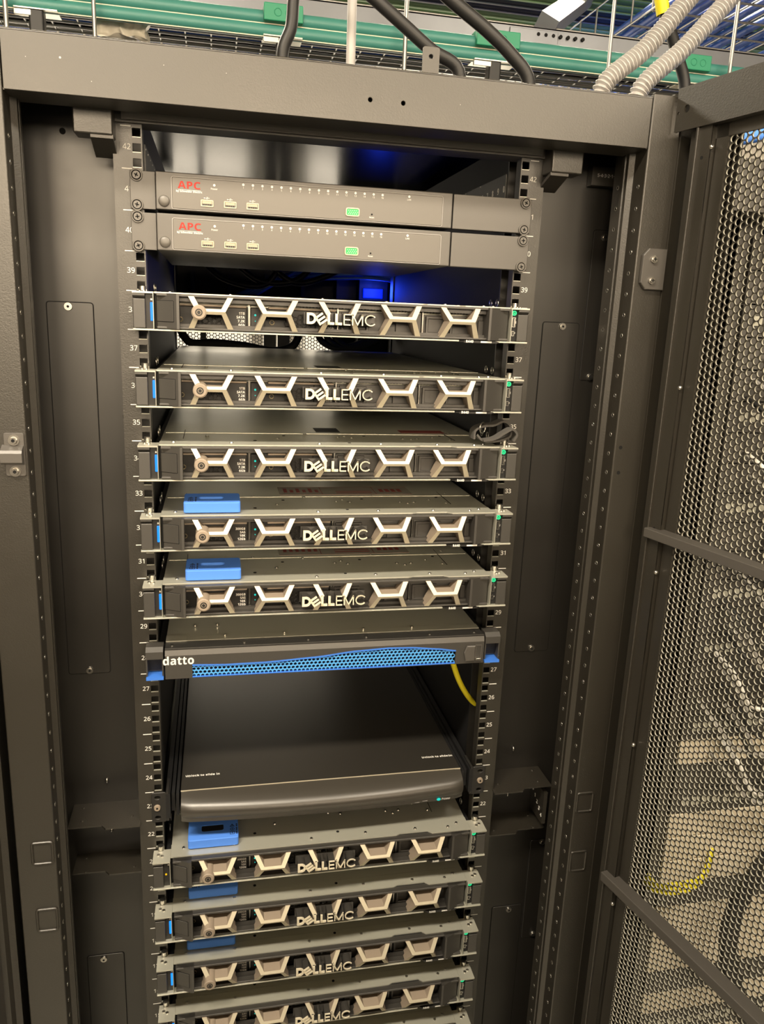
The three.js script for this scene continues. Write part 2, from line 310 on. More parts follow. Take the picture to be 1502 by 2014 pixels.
{ // printed depth scale seen on the right brace and beside the right upright
  const g = []; for (let i = 0; i < 16; i++) g.push(txt(String((20 - i) % 10), 0.008, 0, 0, 0, { depth: 0.0002 }).rotateY(-Math.PI / 2).translate(0.2273, 1.905, -0.06 - i * 0.022));
  obj('depth_scale', g, M.white, cab, { kind: 'stuff' });
  const dm = []; for (let i = 0; i < 9; i++) dm.push(bx(-0.2278, -0.2268, 1.918, 1.9195, -0.06 - i * 0.035, -0.057 - i * 0.035));
  for (let i = 0; i < 10; i++) dm.push(bx(0.2268, 0.2278, 1.922, 1.9235, -0.16 - i * 0.035, -0.157 - i * 0.035));
  obj('brace_dots', dm, M.white, cab, { kind: 'stuff' });
  const a = pix(1192, 347, -0.035);
  const br = obj('scale_bracket', [bx(a.x - 0.02, a.x + 0.02, a.y - 0.012, a.y + 0.011, -0.049, -0.035)], M.paint, cab);
  obj('depth_scale', [txt('5·4·3·2·1·0', 0.0042, a.x + 0.001, a.y, -0.0349)], M.conduit, br);
  const b2 = obj('scale_bracket', [bx(0.343, 0.349, 0.975, 1.03, -0.049, 0.0)], M.paint, cab);
  const g2 = []; for (let i = 0; i < 5; i++) g2.push(txt(String(i), 0.0065, 0, 0, 0).rotateY(-Math.PI / 2).translate(0.3427, 1.012 - i * 0.006, -0.04 + i * 0.009));
  obj('depth_scale', g2, M.white, b2, { kind: 'stuff' });
}
// mounting rails with square holes, unit ticks and numbers
for (const s of [-1, 1]) {
  const X0 = s < 0 ? -0.2585 : 0.2265, X1 = s < 0 ? -0.2265 : 0.2585, cx = s * 0.2326;
  const sh = rrect(X0, X1, 0.058, 1.962, 0.0005);
  for (let u = 1; u <= 42; u++) for (const dy of [0.00635, 0.022225, 0.0381]) sh.holes.push(rrect(cx - 0.00475, cx + 0.00475, U(u) + dy - 0.00475, U(u) + dy + 0.00475, 0.0008));
  const inX = s * 0.2265;
  const rail = obj('mounting_rail', [ext(sh, -0.002, 0, 0, 2), bx(inX, inX + s * 0.0018, 0.058, 1.962, -0.016, -0.002), bx(s * 0.2585, s * 0.2567, 0.058, 1.962, -0.052, -0.002)], M.paint, cab);
  rail.material = M.paint;
  const tk = [], nb = [];
  for (let u = 8; u <= 43; u++) tk.push(bx(s * 0.2385, s * 0.2496, U(u) - 0.0005, U(u) + 0.0005, -0.0005, 0.0003));
  for (let u = 8; u <= 42; u++) { nb.push(txt(String(u), 0.0060, s * 0.2436, U(u) + 0.0222, -0.0001, { f: fontR })); }
  const he = []; for (let u = 13; u <= 42; u++) for (const dy of [0.00635, 0.022225, 0.0381]) he.push(bx(cx - 0.0047, cx + 0.0047, U(u) + dy - 0.0049, U(u) + dy - 0.0043, -0.0021, 0.0001));  // pale lower edges paint in the light caught below each hole
  obj('lit_hole_edges', he, M.galv, rail, { kind: 'stuff', label: 'lower edges of the square holes made pale to stand for caught light' });
  obj('unit_ticks', tk, M.white, rail, { kind: 'stuff', label: 'short white unit marks printed on the rail' });
  obj('unit_numbers', nb, M.white, rail, { kind: 'stuff', label: 'white unit numbers printed on the rail' });
  // rear rail
  obj('mounting_rail', [bx(s * 0.2265, s * 0.2585, 0.06, 1.962, -0.742, -0.74), bx(s * 0.2265, s * 0.2285, 0.06, 1.962, -0.74, -0.715)], M.paint, cab);
  // filler panel beside the rail, cover plates and studs
  const fp = obj('filler_panel', [bx(s * 0.2290, s * 0.393, 0.06, 1.962, -0.053, -0.05)], M.panel, cab);
  const cover = (x0, x1, y0, y1, scr) => {
    obj('cover_gap', [ext(ring(Math.min(s * x0, s * x1) - 0.0009, Math.max(s * x0, s * x1) + 0.0009, y0 - 0.0009, y1 + 0.0009, 0.0048, 0.0013), -0.0502, -0.0497)], M.hole, fp);
    const c = obj('cover_plate', [ext(rrect(Math.min(s * x0, s * x1), Math.max(s * x0, s * x1), y0, y1, 0.004), -0.0502, -0.0488, 0.0004)], M.panel, cab);
    for (const [x, y] of scr) { obj('screw', [cylZ(s * x, y, -0.049, -0.0465, 0.0052, 18, 0.0046), cylZ(s * x, y, -0.0465, -0.0458, 0.0034, 14)], M.steel, c); obj('socket', [cylZ(s * x, y, -0.0459, -0.0456, 0.0017, 6)], M.hole, c); }
  };
  cover(0.2945, 0.348, 1.247, 1.738, [[0.323, 1.733], [0.321, 1.252]]);
  cover(0.2945, 0.347, 0.29, 0.785, [[0.3235, 0.778], [0.321, 0.296]]);
  if (s > 0) { cover(0.357, 0.39, 1.66, 1.862, [[0.373, 1.853], [0.372, 1.665]]); cover(0.352, 0.388, 0.715, 0.908, [[0.372, 0.903], [0.372, 0.722]]); }
  for (const [x, y] of [[0.306, 1.081], [0.262, 1.06], [0.303, 1.0], [0.262, 1.60], [0.261, 1.83], [0.259, 1.37]]) obj('stud', [new THREE.SphereGeometry(0.0032, 10, 8).scale(0.8, 1.3, 1).translate(s * x, y, -0.048)], M.steel, fp);
  obj('drilled_hole', [cylZ(s * 0.319, 1.93, -0.0502, -0.0496, 0.0036, 14)], M.hole, fp);
  // horizontal brace plates
  for (const [y, zf] of [[1.045, 0.012], [0.963, 0.0]]) {
    const pl = ext(poly([[0.257, -zf], [0.302, -zf], [0.308, -zf - 0.008 + 0.016], [0.352, -zf + 0.008], [0.352, 0.05], [0.257, 0.05]].map(([a, b]) => [s * a, b])), 0, 0.002).rotateX(-Math.PI / 2).translate(0, y - 0.002, 0);
    const b = obj('brace_plate', [pl, bx(s * 0.257, s * 0.352, y - 0.03, y - 0.002, -0.05, -0.046)], M.paint, cab);
    for (const [x, z] of [[0.335, -0.01], [0.27, -0.012], [0.338, -0.04]]) obj('rivet', [cylY(s * x, y - 0.001, y + 0.0015, z, 0.0028, 12, 0.002)], M.paint, b);
  }
  // bracket hanging from the top frame
  const bk = obj('top_bracket', [rbx(s * 0.2955, s * 0.2545, 1.915, 1.965, 0.0, 0.03, 0.002), bx(s * 0.2955, s * 0.2545, 1.9605, 1.964, 0.0, 0.05), prismX([[0.028, 1.916], [0.028, 1.912], [-0.01, 1.898], [-0.012, 1.902]], s < 0 ? -0.278 : 0.2545, s < 0 ? -0.2545 : 0.278)], M.paint, cab);
  obj('screw', [cylY(s * 0.272, 1.911, 1.9155, 0.02, 0.0045, 14)], M.steel, bk);
}
{ // latch striker on the left upright
  const st = obj('latch_striker', [ext(rrect(-0.3755, -0.3545, 1.549, 1.597, 0.003), ZF, ZF + 0.002, 0.0005), prismX([[ZF + 0.001, 1.584], [ZF + 0.011, 1.579], [ZF + 0.013, 1.576], [ZF + 0.013, 1.566], [ZF + 0.011, 1.564], [ZF + 0.001, 1.562]], -0.3775, -0.3555)], M.kvm, cab, { label: 'grey bent metal latch striker' });
  for (const [x, y] of [[-0.365, 1.589], [-0.3655, 1.5545]]) { obj('screw', [cylZ(x, y, ZF + 0.002, ZF + 0.0035, 0.0058, 18), cylZ(x, y, ZF + 0.0035, ZF + 0.006, 0.004, 14, 0.0036)], M.steel, st); obj('socket', [cylZ(x, y, ZF + 0.006, ZF + 0.0063, 0.002, 6)], M.hole, st); }
  // hinge plate on the right upright
  const hp = obj('hinge_plate', [ext(poly([[0.359, 1.789], [0.366, 1.781], [0.390, 1.781], [0.390, 1.829], [0.366, 1.829], [0.359, 1.821]]), ZF, ZF + 0.006, 0.0008)], M.kvm, cab, { label: 'grey eight sided hinge plate' });
  for (const [x, y] of [[0.3725, 1.8165], [0.3725, 1.792]]) { obj('screw', [cylZ(x, y, ZF + 0.006, ZF + 0.0085, 0.0048, 6), cylZ(x, y, ZF + 0.0085, ZF + 0.010, 0.003, 14)], M.steel, hp); obj('socket', [bx(x - 0.0022, x + 0.0022, y - 0.0005, y + 0.0005, ZF + 0.0099, ZF + 0.0103), bx(x - 0.0005, x + 0.0005, y - 0.0022, y + 0.0022, ZF + 0.0099, ZF + 0.0103)], M.hole, hp); }
  obj('drilled_hole', [cylZ(0.3605, 1.585, ZF - 0.001, ZF + 0.0003, 0.0024, 12), cylZ(0.3615, 1.552, ZF - 0.001, ZF + 0.0003, 0.0024, 12)], M.hole, cab);
}
// ---- perforated front door, hinged on the right and opened
const PP = 0.0084, cell = hexCell(PP, 0.0036, 0.0014, 12);
{
  const door = new THREE.Group(); door.name = 'front_door'; door.userData.label = 'open perforated black door seen from its inner side';
  // door space: x runs from the hinge to the free edge, z points to the viewer's side
  door.position.set(0.380, 0, 0.09); door.rotation.y = -77 * Math.PI / 180; cab.add(door);
  const W = 0.745, T = 2.005, B = 0.06;
  const N = (x0, x1, y0, y1, z0, z1) => bx(x0, x1, y0, y1, z0, z1);
  const sh = rrect(-0.004, W, 1.958, T, 0.001); sh.holes.push(circ(0.012, 1.981, 0.0042)); sh.holes.push(circ(-0.0005, 1.978, 0.0018)); 
  obj('top_bar', [ext(sh, -0.002, 0.0), N(-0.004, W, T - 0.002, T, -0.032, -0.002), N(0.03, W, 1.958, 1.960, -0.02, -0.002)], M.paint, door);
  obj('bottom_bar', [N(-0.004, W, B, B + 0.05, -0.03, 0)], M.paint, door);
  obj('hinge_stile', [N(-0.002, 0.012, B + 0.05, 1.958, -0.034, -0.030), N(0.010, 0.0125, B + 0.05, 1.958, -0.030, -0.014), N(0.012, 0.032, B + 0.05, 1.958, -0.016, -0.013), rbx(0.030, 0.0335, B + 0.05, 1.958, -0.016, 0.0, 0.0012), N(0.033, 0.050, B + 0.05, 1.958, -0.006, -0.004), N(0.0475, 0.05, B + 0.05, 1.958, -0.0135, -0.0045)], M.paint, door);
  obj('mesh_margin', [N(0.0515, 0.0675, B + 0.04, 1.962, -0.0145, -0.0115), N(0.05, W, 1.944, 1.962, -0.0145, -0.0115)], M.paint, door);
  obj('outer_skin', [N(-0.006, 0.066, B, T - 0.002, -0.037, -0.0345), N(-0.006, -0.004, B, T - 0.002, -0.0345, -0.012)], M.paint, door);
  obj('free_stile', [N(W - 0.06, W, B + 0.05, 1.958, -0.03, 0)], M.paint, door);
  const hd = obj('swing_handle', [rbx(W - 0.045, W - 0.015, 0.95, 1.12, 0.0, 0.02, 0.004)], M.plastic, door);
  const spots = hexSpots(0.0665, W - 0.056, B + 0.045, 1.946, PP, -0.0145);
  instances('perforated_sheet', hexCell(PP, 0.0037, 0.0018, 12, 0, 'face'), M.paint, door, spots, 'black sheet punched with rows of round holes');
  instances('punched_edges', hexCell(PP, 0.0037, 0.0018, 12, 0, 'wall'), M.galv, door, spots, 'pale metallic edges of the punched holes');  // hole walls use a paler metal than the sheet
  for (const [y, h] of [[1.484, 0.012], [0.974, 0.014]]) obj('cross_rib', [rbx(0.0325, W - 0.06, y - h / 2, y + h / 2, -0.013, 0.006, 0.0012)], M.kvm, door);
  for (const [px, py] of [[1398, 288], [1330, 763], [1282, 1127], [1239, 1467], [1200, 1780]]) {
    const p = pix(px, py, 0.14); obj('rivet', [new THREE.SphereGeometry(0.003, 12, 8).translate(0.0505, p.y, -0.006)], M.steel, door);
  }
  for (const y of [1.925, 1.49]) obj('drilled_hole', [cylZ(0.04, y, -0.0042, -0.0037, 0.002, 10)], M.hole, door);
}
// ---- perforated rear doors
for (const s of [-1, 1]) {
  const d = new THREE.Group(); d.name = 'rear_door'; cab.add(d);
  const f = (a, b) => [Math.min(s * a, s * b), Math.max(s * a, s * b)];
  const [i0, i1] = f(0.002, 0.032), [o0, o1] = f(0.33, 0.39), [a0, a1] = f(0.002, 0.39), [m0, m1] = f(0.032, 0.332);
  obj('door_frame', [bx(i0, i1, 0.07, 1.98, ZB - 0.03, ZB - 0.005), bx(o0, o1, 0.07, 1.98, ZB - 0.03, ZB - 0.005), bx(a0, a1, 1.94, 1.98, ZB - 0.03, ZB - 0.005), bx(a0, a1, 0.07, 0.11, ZB - 0.03, ZB - 0.005), bx(Math.min(s * 0.17, s * 0.184), Math.max(s * 0.17, s * 0.184), 0.1, 1.95, ZB - 0.024, ZB - 0.012)], M.paint, d);
  instances('perforated_sheet', cell, M.paint, d, hexSpots(m0, m1, 0.9, 1.945, PP, ZB - 0.02), 'punched rear door sheet');
  obj('lower_sheet', [bx(m0 - 0.004, m1 + 0.004, 0.1, 0.9, ZB - 0.02, ZB - 0.0185)], M.paint, d);
}

// ------------------------------------------------------------------ neighbouring cabinets
{
  const c = thing('server_cabinet', 'open black cabinet standing behind the perforated door, filled with beige panels', 'cabinet');
  for (const [x0, x1] of [[0.414, 0.470], [1.155, 1.205]]) obj('frame_upright', [bx(x0, x1, 0.05, 1.94, 0.0, ZF)], M.paint, c);
  obj('header', [bx(0.470, 1.155, 1.88, 1.94, 0.03, ZF)], M.paint, c);
  obj('roof_panel', [bx(0.414, 1.205, 1.93, 1.936, ZB, 0.03)], M.gloss, c);
  obj('bottom_panel', [bx(0.414, 1.205, 0.05, 0.06, ZB, ZF)], M.paint, c);
  obj('side_panel', [bx(0.414, 0.418, 0.05, 1.93, ZB, 0)], M.panel, c); obj('side_panel', [bx(1.201, 1.205, 0.05, 1.93, ZB, 0)], M.panel, c);
  obj('back_panel', [bx(0.414, 1.205, 0.05, 1.93, ZB - 0.01, ZB)], M.paint, c);
  for (const x of [0.545, 1.045]) obj('mounting_rail', [bx(x, x + 0.03, 0.06, 1.9, -0.004, 0)], M.paint, c);
  obj('caster', [bx(0.43, 0.47, 0.0, 0.05, -0.02, 0.02), bx(1.15, 1.19, 0.0, 0.05, -0.02, 0.02), bx(0.43, 0.47, 0.0, 0.05, -0.92, -0.88), bx(1.15, 1.19, 0.0, 0.05, -0.92, -0.88)], M.rubber, c);
  const c2 = thing('server_cabinet', 'closed plain cabinet edge beside the upright that carries the latch striker', 'cabinet');
  obj('frame_upright', [prismY([[-0.409, 0.0], [-0.409, 0.072], [-0.416, 0.076], [-0.420, 0.082], [-0.428, 0.084], [-0.46, 0.084], [-0.46, 0.0]], 0.05, 1.996)], M.paint, c2);
  obj('front_door', [rbx(-1.2, -0.4245, 0.06, 1.99, 0.0855, 0.118, 0.004)], M.kvm, c2);
  obj('body_shell', [bx(-1.205, -0.46, 0.05, 1.99, ZB, 0.07)], M.paint, c2);
  obj('caster', [bx(-0.48, -0.44, 0, 0.05, 0, 0.04), bx(-1.19, -1.15, 0, 0.05, 0, 0.04), bx(-0.48, -0.44, 0, 0.05, -0.94, -0.9), bx(-1.19, -1.15, 0, 0.05, -0.94, -0.9)], M.rubber, c2);
}
{ // contents of the cabinet behind the open door
  const kinds = 'ppsppsppsppspsppsbpsbbbpbbbpbsbbbbbpbb';
  for (let u = 42; u >= 5; u--) {
    const k = kinds[(42 - u) % kinds.length], y = U(u) - 0.07;
    if (y > 1.83) continue;
    if (k === 'b') { const t = obj('rack_blank', [rbx(0.562, 1.06, y + 0.001, y + 0.0435, 0.001, 0.006, 0.0015)], M.cream); tag(t, 'beige filler panel behind the perforated door, in the neighbouring cabinet', 'panel', 'beige filler panels next door'); }
    else {
      const t = thing(k === 's' ? 'network_switch' : 'socket_module', k === 's' ? 'dark network switch with a row of ports in the neighbouring cabinet' : 'dark patch panel with pale sockets in the neighbouring cabinet', k === 's' ? 'switch' : 'patch panel', [0, y, 0], k === 's' ? 'switches next door' : 'patch panels next door');
      obj('body', [bx(0.562, 1.06, 0.001, 0.0435, k === 's' ? -0.35 : -0.04, 0.006)], M.plastic, t);
      const g = []; for (let i = 0; i < 24; i++) g.push(bx(0.58 + i * 0.0185, 0.593 + i * 0.0185, 0.016, 0.029, 0.0055, 0.008));
      obj('ports', g, k === 's' ? M.galv : M.kvm, t, { kind: 'stuff' });
    }
  }
  for (let i = 0; i < 36; i++) {
    const y0 = 1.8 - i * 0.021 + rnd() * 0.02, x0 = 0.575 + rnd() * 0.12, r = [1, 0, 1, 1, 0, 2, 1][i % 7];
    const t = obj('patch_cable', [tube([[x0, y0, 0.01], [x0 + 0.01, y0 - 0.02, 0.045], [x0 + 0.05, y0 - 0.06 - rnd() * 0.02, 0.05], [x0 + 0.13, y0 - 0.065 - rnd() * 0.02, 0.05], [x0 + 0.19, y0 - 0.03, 0.045], [x0 + 0.2 + rnd() * 0.05, y0 - 0.01, 0.012]], 0.0036, 30, 6)], [M.rubber, M.grayCable, M.white][r]);
    tag(t, ['black', 'grey', 'white'][r] + ' patch cable looping across the neighbouring cabinet', 'cable', ['black', 'grey', 'white'][r] + ' patch cables next door');
  }
  for (let i = 0; i < 3; i++) { const a = pix(1290 - i * 3, 1740 + i * 6, 0.03), b = pix(1330, 1738 + i * 9, 0.05), d = pix(1380, 1722 + i * 5, 0.03); tag(obj('patch_cable', [tube([[a.x, a.y, 0.006], a, b, d, [d.x + 0.03, d.y + 0.03, 0.006]], 0.0035, 24, 6)], M.yellow), 'yellow patch cable sagging in the neighbouring cabinet', 'cable', 'yellow patch cables next door'); }
  for (let i = 0; i < 3; i++) { const a = pix(1470 + i * 8, 1730, 0.06), b = pix(1425 + i * 9, 1830, 0.06), d = pix(1440 + i * 9, 1960, 0.06); tag(obj('power_cable', [tube([[a.x + 0.1, a.y + 0.12, 0.05], a, b, d, [d.x + 0.06, d.y - 0.1, 0.05]], 0.0085, 30, 8)], M.rubber), 'thick black power cable hanging in front of the beige panels', 'cable', 'black power cables next door'); }
  for (let i = 0; i < 4; i++) { const y = 2.02 + i * 0.018; tag(obj('network_cable', [tube([[0.45, y - 0.04, -0.25], [0.56, y - 0.02, -0.14], [0.66, y, -0.1], [0.85, y + 0.02, -0.12]], 0.010, 20, 8)], [M.foam, M.blueMesh][i % 2]), 'pale blue cable lying over the top of the neighbouring cabinet', 'cable', 'pale blue cables above the next cabinet'); }
}

// ------------------------------------------------------------------ rack servers
const YC = 0.0235;
function foldPrism(pts, zf, zb, part) {                         // pts [x, y] convex, counter-clockwise; front z follows zf(y)
  const pos = [], F = pts.map(([x, y]) => [x, y, zf(y)]), B = pts.map(([x, y]) => [x, y, zb]), n = pts.length;
  for (let i = 1; i < n - 1; i++) { if (part) pos.push(...F[0], ...F[i], ...F[i + 1]); else pos.push(...B[0], ...B[i + 1], ...B[i]); }
  if (!part) for (let i = 0; i < n; i++) { const j = (i + 1) % n; pos.push(...F[i], ...B[i], ...B[j], ...F[i], ...B[j], ...F[j]); }
  const g = new THREE.BufferGeometry(); g.setAttribute('position', new THREE.Float32BufferAttribute(pos, 3)); g.computeVertexNormals(); return g;
}
const zStrut = (y) => 0.0315 + 0.0117 * Math.max(0, 1 - Math.abs(y - YC) / 0.0185);
function strutGeo(cx, part, half) {
  const T = 0.0400, B = 0.0040, w = 0.0032, out = [];
  const up = (s) => [[s * 0.0257, T], [s * 0.0190, T], [s * 0.0118, YC + w], [s * 0.0165, YC]];
  const dn = (s) => [[s * 0.0257, B], [s * 0.0190, B], [s * 0.0122, YC - w], [s * 0.0165, YC]];
  const mid = [[-0.0165, YC], [0.0165, YC], [0.0118, YC + w], [-0.0118, YC + w]], low = [[-0.0165, YC], [-0.0122, YC - w], [0.0122, YC - w], [0.0165, YC]];
  const ccw = (p) => { let a = 0; p.forEach(([x, y], i) => { const [u, v] = p[(i + 1) % p.length]; a += x * v - u * y; }); return a > 0 ? p : p.slice().reverse(); };
  for (const p of half ? [up(half), dn(half)] : [up(-1), up(1), dn(-1), dn(1), mid, low]) out.push(foldPrism(ccw(p).map(([x, y]) => [x + cx, y]), zStrut, 0.016, part));
  return out;
}
const stroke = (pts, w) => { // polyline of flat strokes in the xy plane, 1 mm deep
  const g = []; for (let i = 0; i + 1 < pts.length; i++) { const [a, b] = [pts[i], pts[i + 1]], dx = b[0] - a[0], dy = b[1] - a[1], l = Math.hypot(dx, dy); g.push(new THREE.BoxGeometry(l + w * 0.6, w, 1).rotateZ(Math.atan2(dy, dx)).translate((a[0] + b[0]) / 2, (a[1] + b[1]) / 2, 0)); } return g; };
function logoGeo(z0, z1, inset = 0) {                    // D, slanted E, L, L bold and thin E M C
  const H = 0.0132, y0 = 0.0140, list = [], d = z1 - z0, zc = (z0 + z1) / 2, w = 0.0030, t = 0.0013;
  const put = (gs) => gs.forEach((g) => list.push(g.scale(1, 1, d).translate(0, 0, zc)));
  // D
  { const s = new THREE.Shape(); s.moveTo(-0.0425, y0); s.lineTo(-0.0375, y0); s.absarc(-0.0375, y0 + H / 2, H / 2, -Math.PI / 2, Math.PI / 2, false); s.lineTo(-0.0425, y0 + H); s.closePath();
    const h = new THREE.Path(); h.moveTo(-0.0395, y0 + w); h.lineTo(-0.0395, y0 + H - w); h.lineTo(-0.0375, y0 + H - w); h.absarc(-0.0375, y0 + H / 2, H / 2 - w, Math.PI / 2, -Math.PI / 2, true); h.closePath(); s.holes.push(h); list.push(ext(s, z0, z1)); }
  // slanted E
  { const e = []; const q = (x, y, l, ww) => e.push(new THREE.BoxGeometry(l, ww, 1).translate(x, y, 0));
    q(0, 0.0044, 0.0098, 0.0024); q(0, 0, 0.0098, 0.0024); q(0, -0.0044, 0.0098, 0.0024); e.push(new THREE.BoxGeometry(0.0024, 0.0112, 1).translate(-0.0048, 0, 0));
    put(e.map((g) => g.rotateZ(0.62).translate(-0.0250, y0 + H / 2, 0))); }
  for (const x of [-0.0178, -0.0085]) put([new THREE.BoxGeometry(w, H, 1).translate(x + w / 2, y0 + H / 2, 0), new THREE.BoxGeometry(0.0082, w, 1).translate(x + 0.0041, y0 + w / 2, 0)]);
  // E
  put([...stroke([[0.0095, y0 + H - t / 2], [0.0022, y0 + H - t / 2], [0.0022, y0 + t / 2], [0.0095, y0 + t / 2]], t), ...stroke([[0.0022, y0 + H / 2], [0.009, y0 + H / 2]], t)]);
  // M
  put(stroke([[0.0125, y0 + t / 2], [0.0125, y0 + H - t / 2], [0.0185, y0 + 0.001], [0.0245, y0 + H - t / 2], [0.0245, y0 + t / 2]], t));
  // C
  { const p = []; for (let i = 0; i <= 12; i++) { const a = 0.75 + i / 12 * (Math.PI * 2 - 1.5); p.push([0.0345 + 0.0066 * Math.cos(a), y0 + H / 2 + (H / 2 - t / 2) * Math.sin(a)]); } put(stroke(p, t)); }
  return list;
}
const G = {}; const once = (k, f) => G[k] ??= geo(f());
const keep = { keep: true };
function makeServer(name, label, y, opt) {
  const t = thing(name, label, 'server', [0, y, 0], 'rack servers with angular bezels');
  const add = (n, f, m, p = t, ex = {}) => obj(n, once(n + (ex.key ?? ''), f), m, p, { ...ex, keep: true });
  add('chassis', () => [bx(-0.2165, 0.2165, 0.0012, 0.0405, -0.66, 0.006)], M.galv);
  const tc = add('top_cover', () => [bx(-0.2165, 0.2165, 0.0405, 0.0432, -0.66, -0.0045), bx(-0.214, 0.214, 0.0432, 0.0436, -0.64, -0.075)], M.galv);
  add('front_cover', () => [ext(poly([[-0.217, 0.004], [0.217, 0.004], [0.217, -0.0255], [0.158, -0.0255], [0.152, -0.0198], [0.110, -0.0198], [0.104, -0.0225], [-0.217, -0.0225]]), 0, 0.0016).rotateX(-Math.PI / 2).translate(0, 0.0418, 0)], M.galv);
  add('rivets', () => { const g = []; for (const [x, z] of [[-0.2, 0.005], [-0.13, 0.008], [-0.02, 0.012], [0.06, 0.01], [0.135, 0.012], [0.185, 0.015], [0.2, 0.008], [-0.16, -0.045], [-0.07, -0.03], [0.012, -0.045], [0.022, -0.054], [0.03, -0.04], [0.11, -0.03], [0.12, -0.036], [0.1, -0.037], [0.165, -0.03], [0.145, -0.05], [-0.03, -0.07], [0.07, -0.08], [0.18, -0.09], [-0.1, -0.08]]) g.push(cylY(x, 0.043, 0.0446, z, 0.0026, 12, 0.0018)); return g; }, M.steel, t, { kind: 'stuff' });
  add('cover_slots', () => { const g = []; for (const [x, z] of [[-0.06, -0.055], [0.05, -0.058], [0.16, -0.065], [0.02, 0.002], [-0.1, -0.012]]) g.push(cylY(x, 0.0430, 0.0437, z, 0.0022, 10)); g.push(bx(0.1700, 0.1706, 0.043, 0.04385, -0.1, -0.024), bx(-0.19, -0.1894, 0.043, 0.04385, -0.1, -0.024)); return g; }, M.hole, t, { kind: 'stuff' });
  add('slide_rail', () => [bx(-0.2235, -0.2175, 0.004, 0.039, -0.7, 0.0), bx(-0.2255, -0.2205, 0.012, 0.030, -0.7, -0.01)], M.black, t, { key: 'l' });
  add('slide_rail', () => [bx(0.2175, 0.2235, 0.004, 0.039, -0.7, 0.0), bx(0.2205, 0.2255, 0.012, 0.030, -0.7, -0.01)], M.black, t, { key: 'r' });
  for (const s of [-1, 1]) add('rail_latch', () => [cylY(s * 0.2312, 0.036, 0.0495, 0.0035, 0.0042, 14), bx(s * 0.2345, s * 0.2265, 0.034, 0.046, -0.001, 0.002)], M.steel, t, { key: s });
  for (const s of [-1, 1]) for (const z of [-0.035, -0.06]) add('rail_ring', () => [new THREE.TorusGeometry(0.0045, 0.0008, 6, 14).rotateY(Math.PI / 2).translate(s * 0.2205, 0.0495, z)], M.steel, t, { key: s + ' ' + z });
  // ears
  for (const s of [-1, 1]) {
    const f = (a, b, ...r) => bx(Math.min(s * a, s * b), Math.max(s * a, s * b), ...r);
    const e = add('ear', () => [f(0.2172, 0.2405, 0.0412, 0.0432, 0.008, 0.0322), f(0.2172, 0.2405, -0.0002, 0.0016, 0.008, 0.0322), f(0.2172, 0.2178, 0.0016, 0.0412, 0.006, 0.0325), f(0.2172, 0.2405, 0.0016, 0.0412, 0.002, 0.010)], M.galv, t, { key: s });
    add('ear_latch', () => [rbx(s * 0.2265, s * 0.2402, 0.0022, 0.0352, 0.010, 0.0305, 0.001), prismX([[0.010, 0.0355], [0.0275, 0.0355], [0.0315, 0.0385], [0.0315, 0.0408], [0.010, 0.0408]], s > 0 ? 0.2268 : -0.2402, s > 0 ? 0.2402 : -0.2268)], M.plastic, e, { key: s });
    add('ear_screws', () => [cylY(s * 0.2335, 0.043, 0.0445, 0.016, 0.0022, 12), cylY(s * 0.2285, 0.043, 0.0445, 0.019, 0.0022, 12)], M.steel, e, { key: s, kind: 'stuff' });
  }
  const idp = add('status_panel', () => [bx(-0.2264, -0.2178, 0.0018, 0.041, 0.012, 0.0265)], M.plasticDark);
  obj('status_light', opt.amber ? once('sa', () => [cylZ(-0.2232, 0.0200, 0.026, 0.0274, 0.0013, 12)]) : once('sb', () => [rbx(-0.2212, -0.2184, 0.0105, 0.0315, 0.024, 0.0275, 0.0008)]), opt.amber ? M.ledAmber : M.ledBlue, idp, { keep: true, label: opt.amber ? 'amber warning light' : 'glowing blue status bar' });
  add('status_icon', () => [rbx(-0.2208, -0.2188, 0.0335, 0.0358, 0.026, 0.0269, 0.0004)], M.white, idp);
  const cp = add('control_panel', () => [bx(0.2178, 0.2264, 0.0018, 0.041, 0.012, 0.0265)], M.black);
  add('power_button', () => [cylZ(0.2222, 0.0368, 0.026, 0.0278, 0.0031, 18)], M.ledGreen, cp, { label: 'glowing green power button' });
  add('power_symbol', () => [new THREE.TorusGeometry(0.0014, 0.0003, 5, 14).translate(0.2222, 0.0366, 0.0279), bx(0.22195, 0.22245, 0.0368, 0.0388, 0.0277, 0.0282)], M.greenPort, cp);
  add('usb_port', () => [ext(ring(0.2202, 0.2246, 0.0195, 0.0315, 0.0006, 0.0007), 0.026, 0.0275), bx(0.2228, 0.2236, 0.021, 0.030, 0.024, 0.027)], M.steel, cp);
  add('usb_port', () => [ext(ring(0.2205, 0.2237, 0.0085, 0.0148, 0.0005, 0.0006), 0.026, 0.0273)], M.steel, cp, { key: 'm' });
  add('port_marks', () => [bx(0.2251, 0.2256, 0.024, 0.027, 0.0264, 0.0267), bx(0.2247, 0.2252, 0.0115, 0.0135, 0.0264, 0.0267)], M.white, cp);
  // lip under the front and pull-out tag
  add('bottom_lip', () => [rbx(-0.2405, 0.150, -0.0004, 0.0014, 0.004, 0.0325, 0.0004), rbx(0.198, 0.2405, -0.0004, 0.0014, 0.004, 0.0325, 0.0004)], M.galv);
  const tg = add('information_tag', () => [ext(poly([[0.152, -0.008], [0.202, -0.008], [0.202, -0.033], [0.156, -0.033], [0.152, -0.029]]), 0, 0.0016).rotateX(-Math.PI / 2).translate(0, -0.0008, 0), bx(0.156, 0.2, -0.0014, 0.0012, 0.0328, 0.0336)], M.plasticDark);
  add('tag_lettering', () => [txt('R440', 0.0032, 0.1635, -0.0002, 0.0335)], M.white, tg);
  add('tag_sticker', () => [bx(0.178, 0.1925, -0.0010, 0.0010, 0.0335, 0.0338)], M.white, tg);
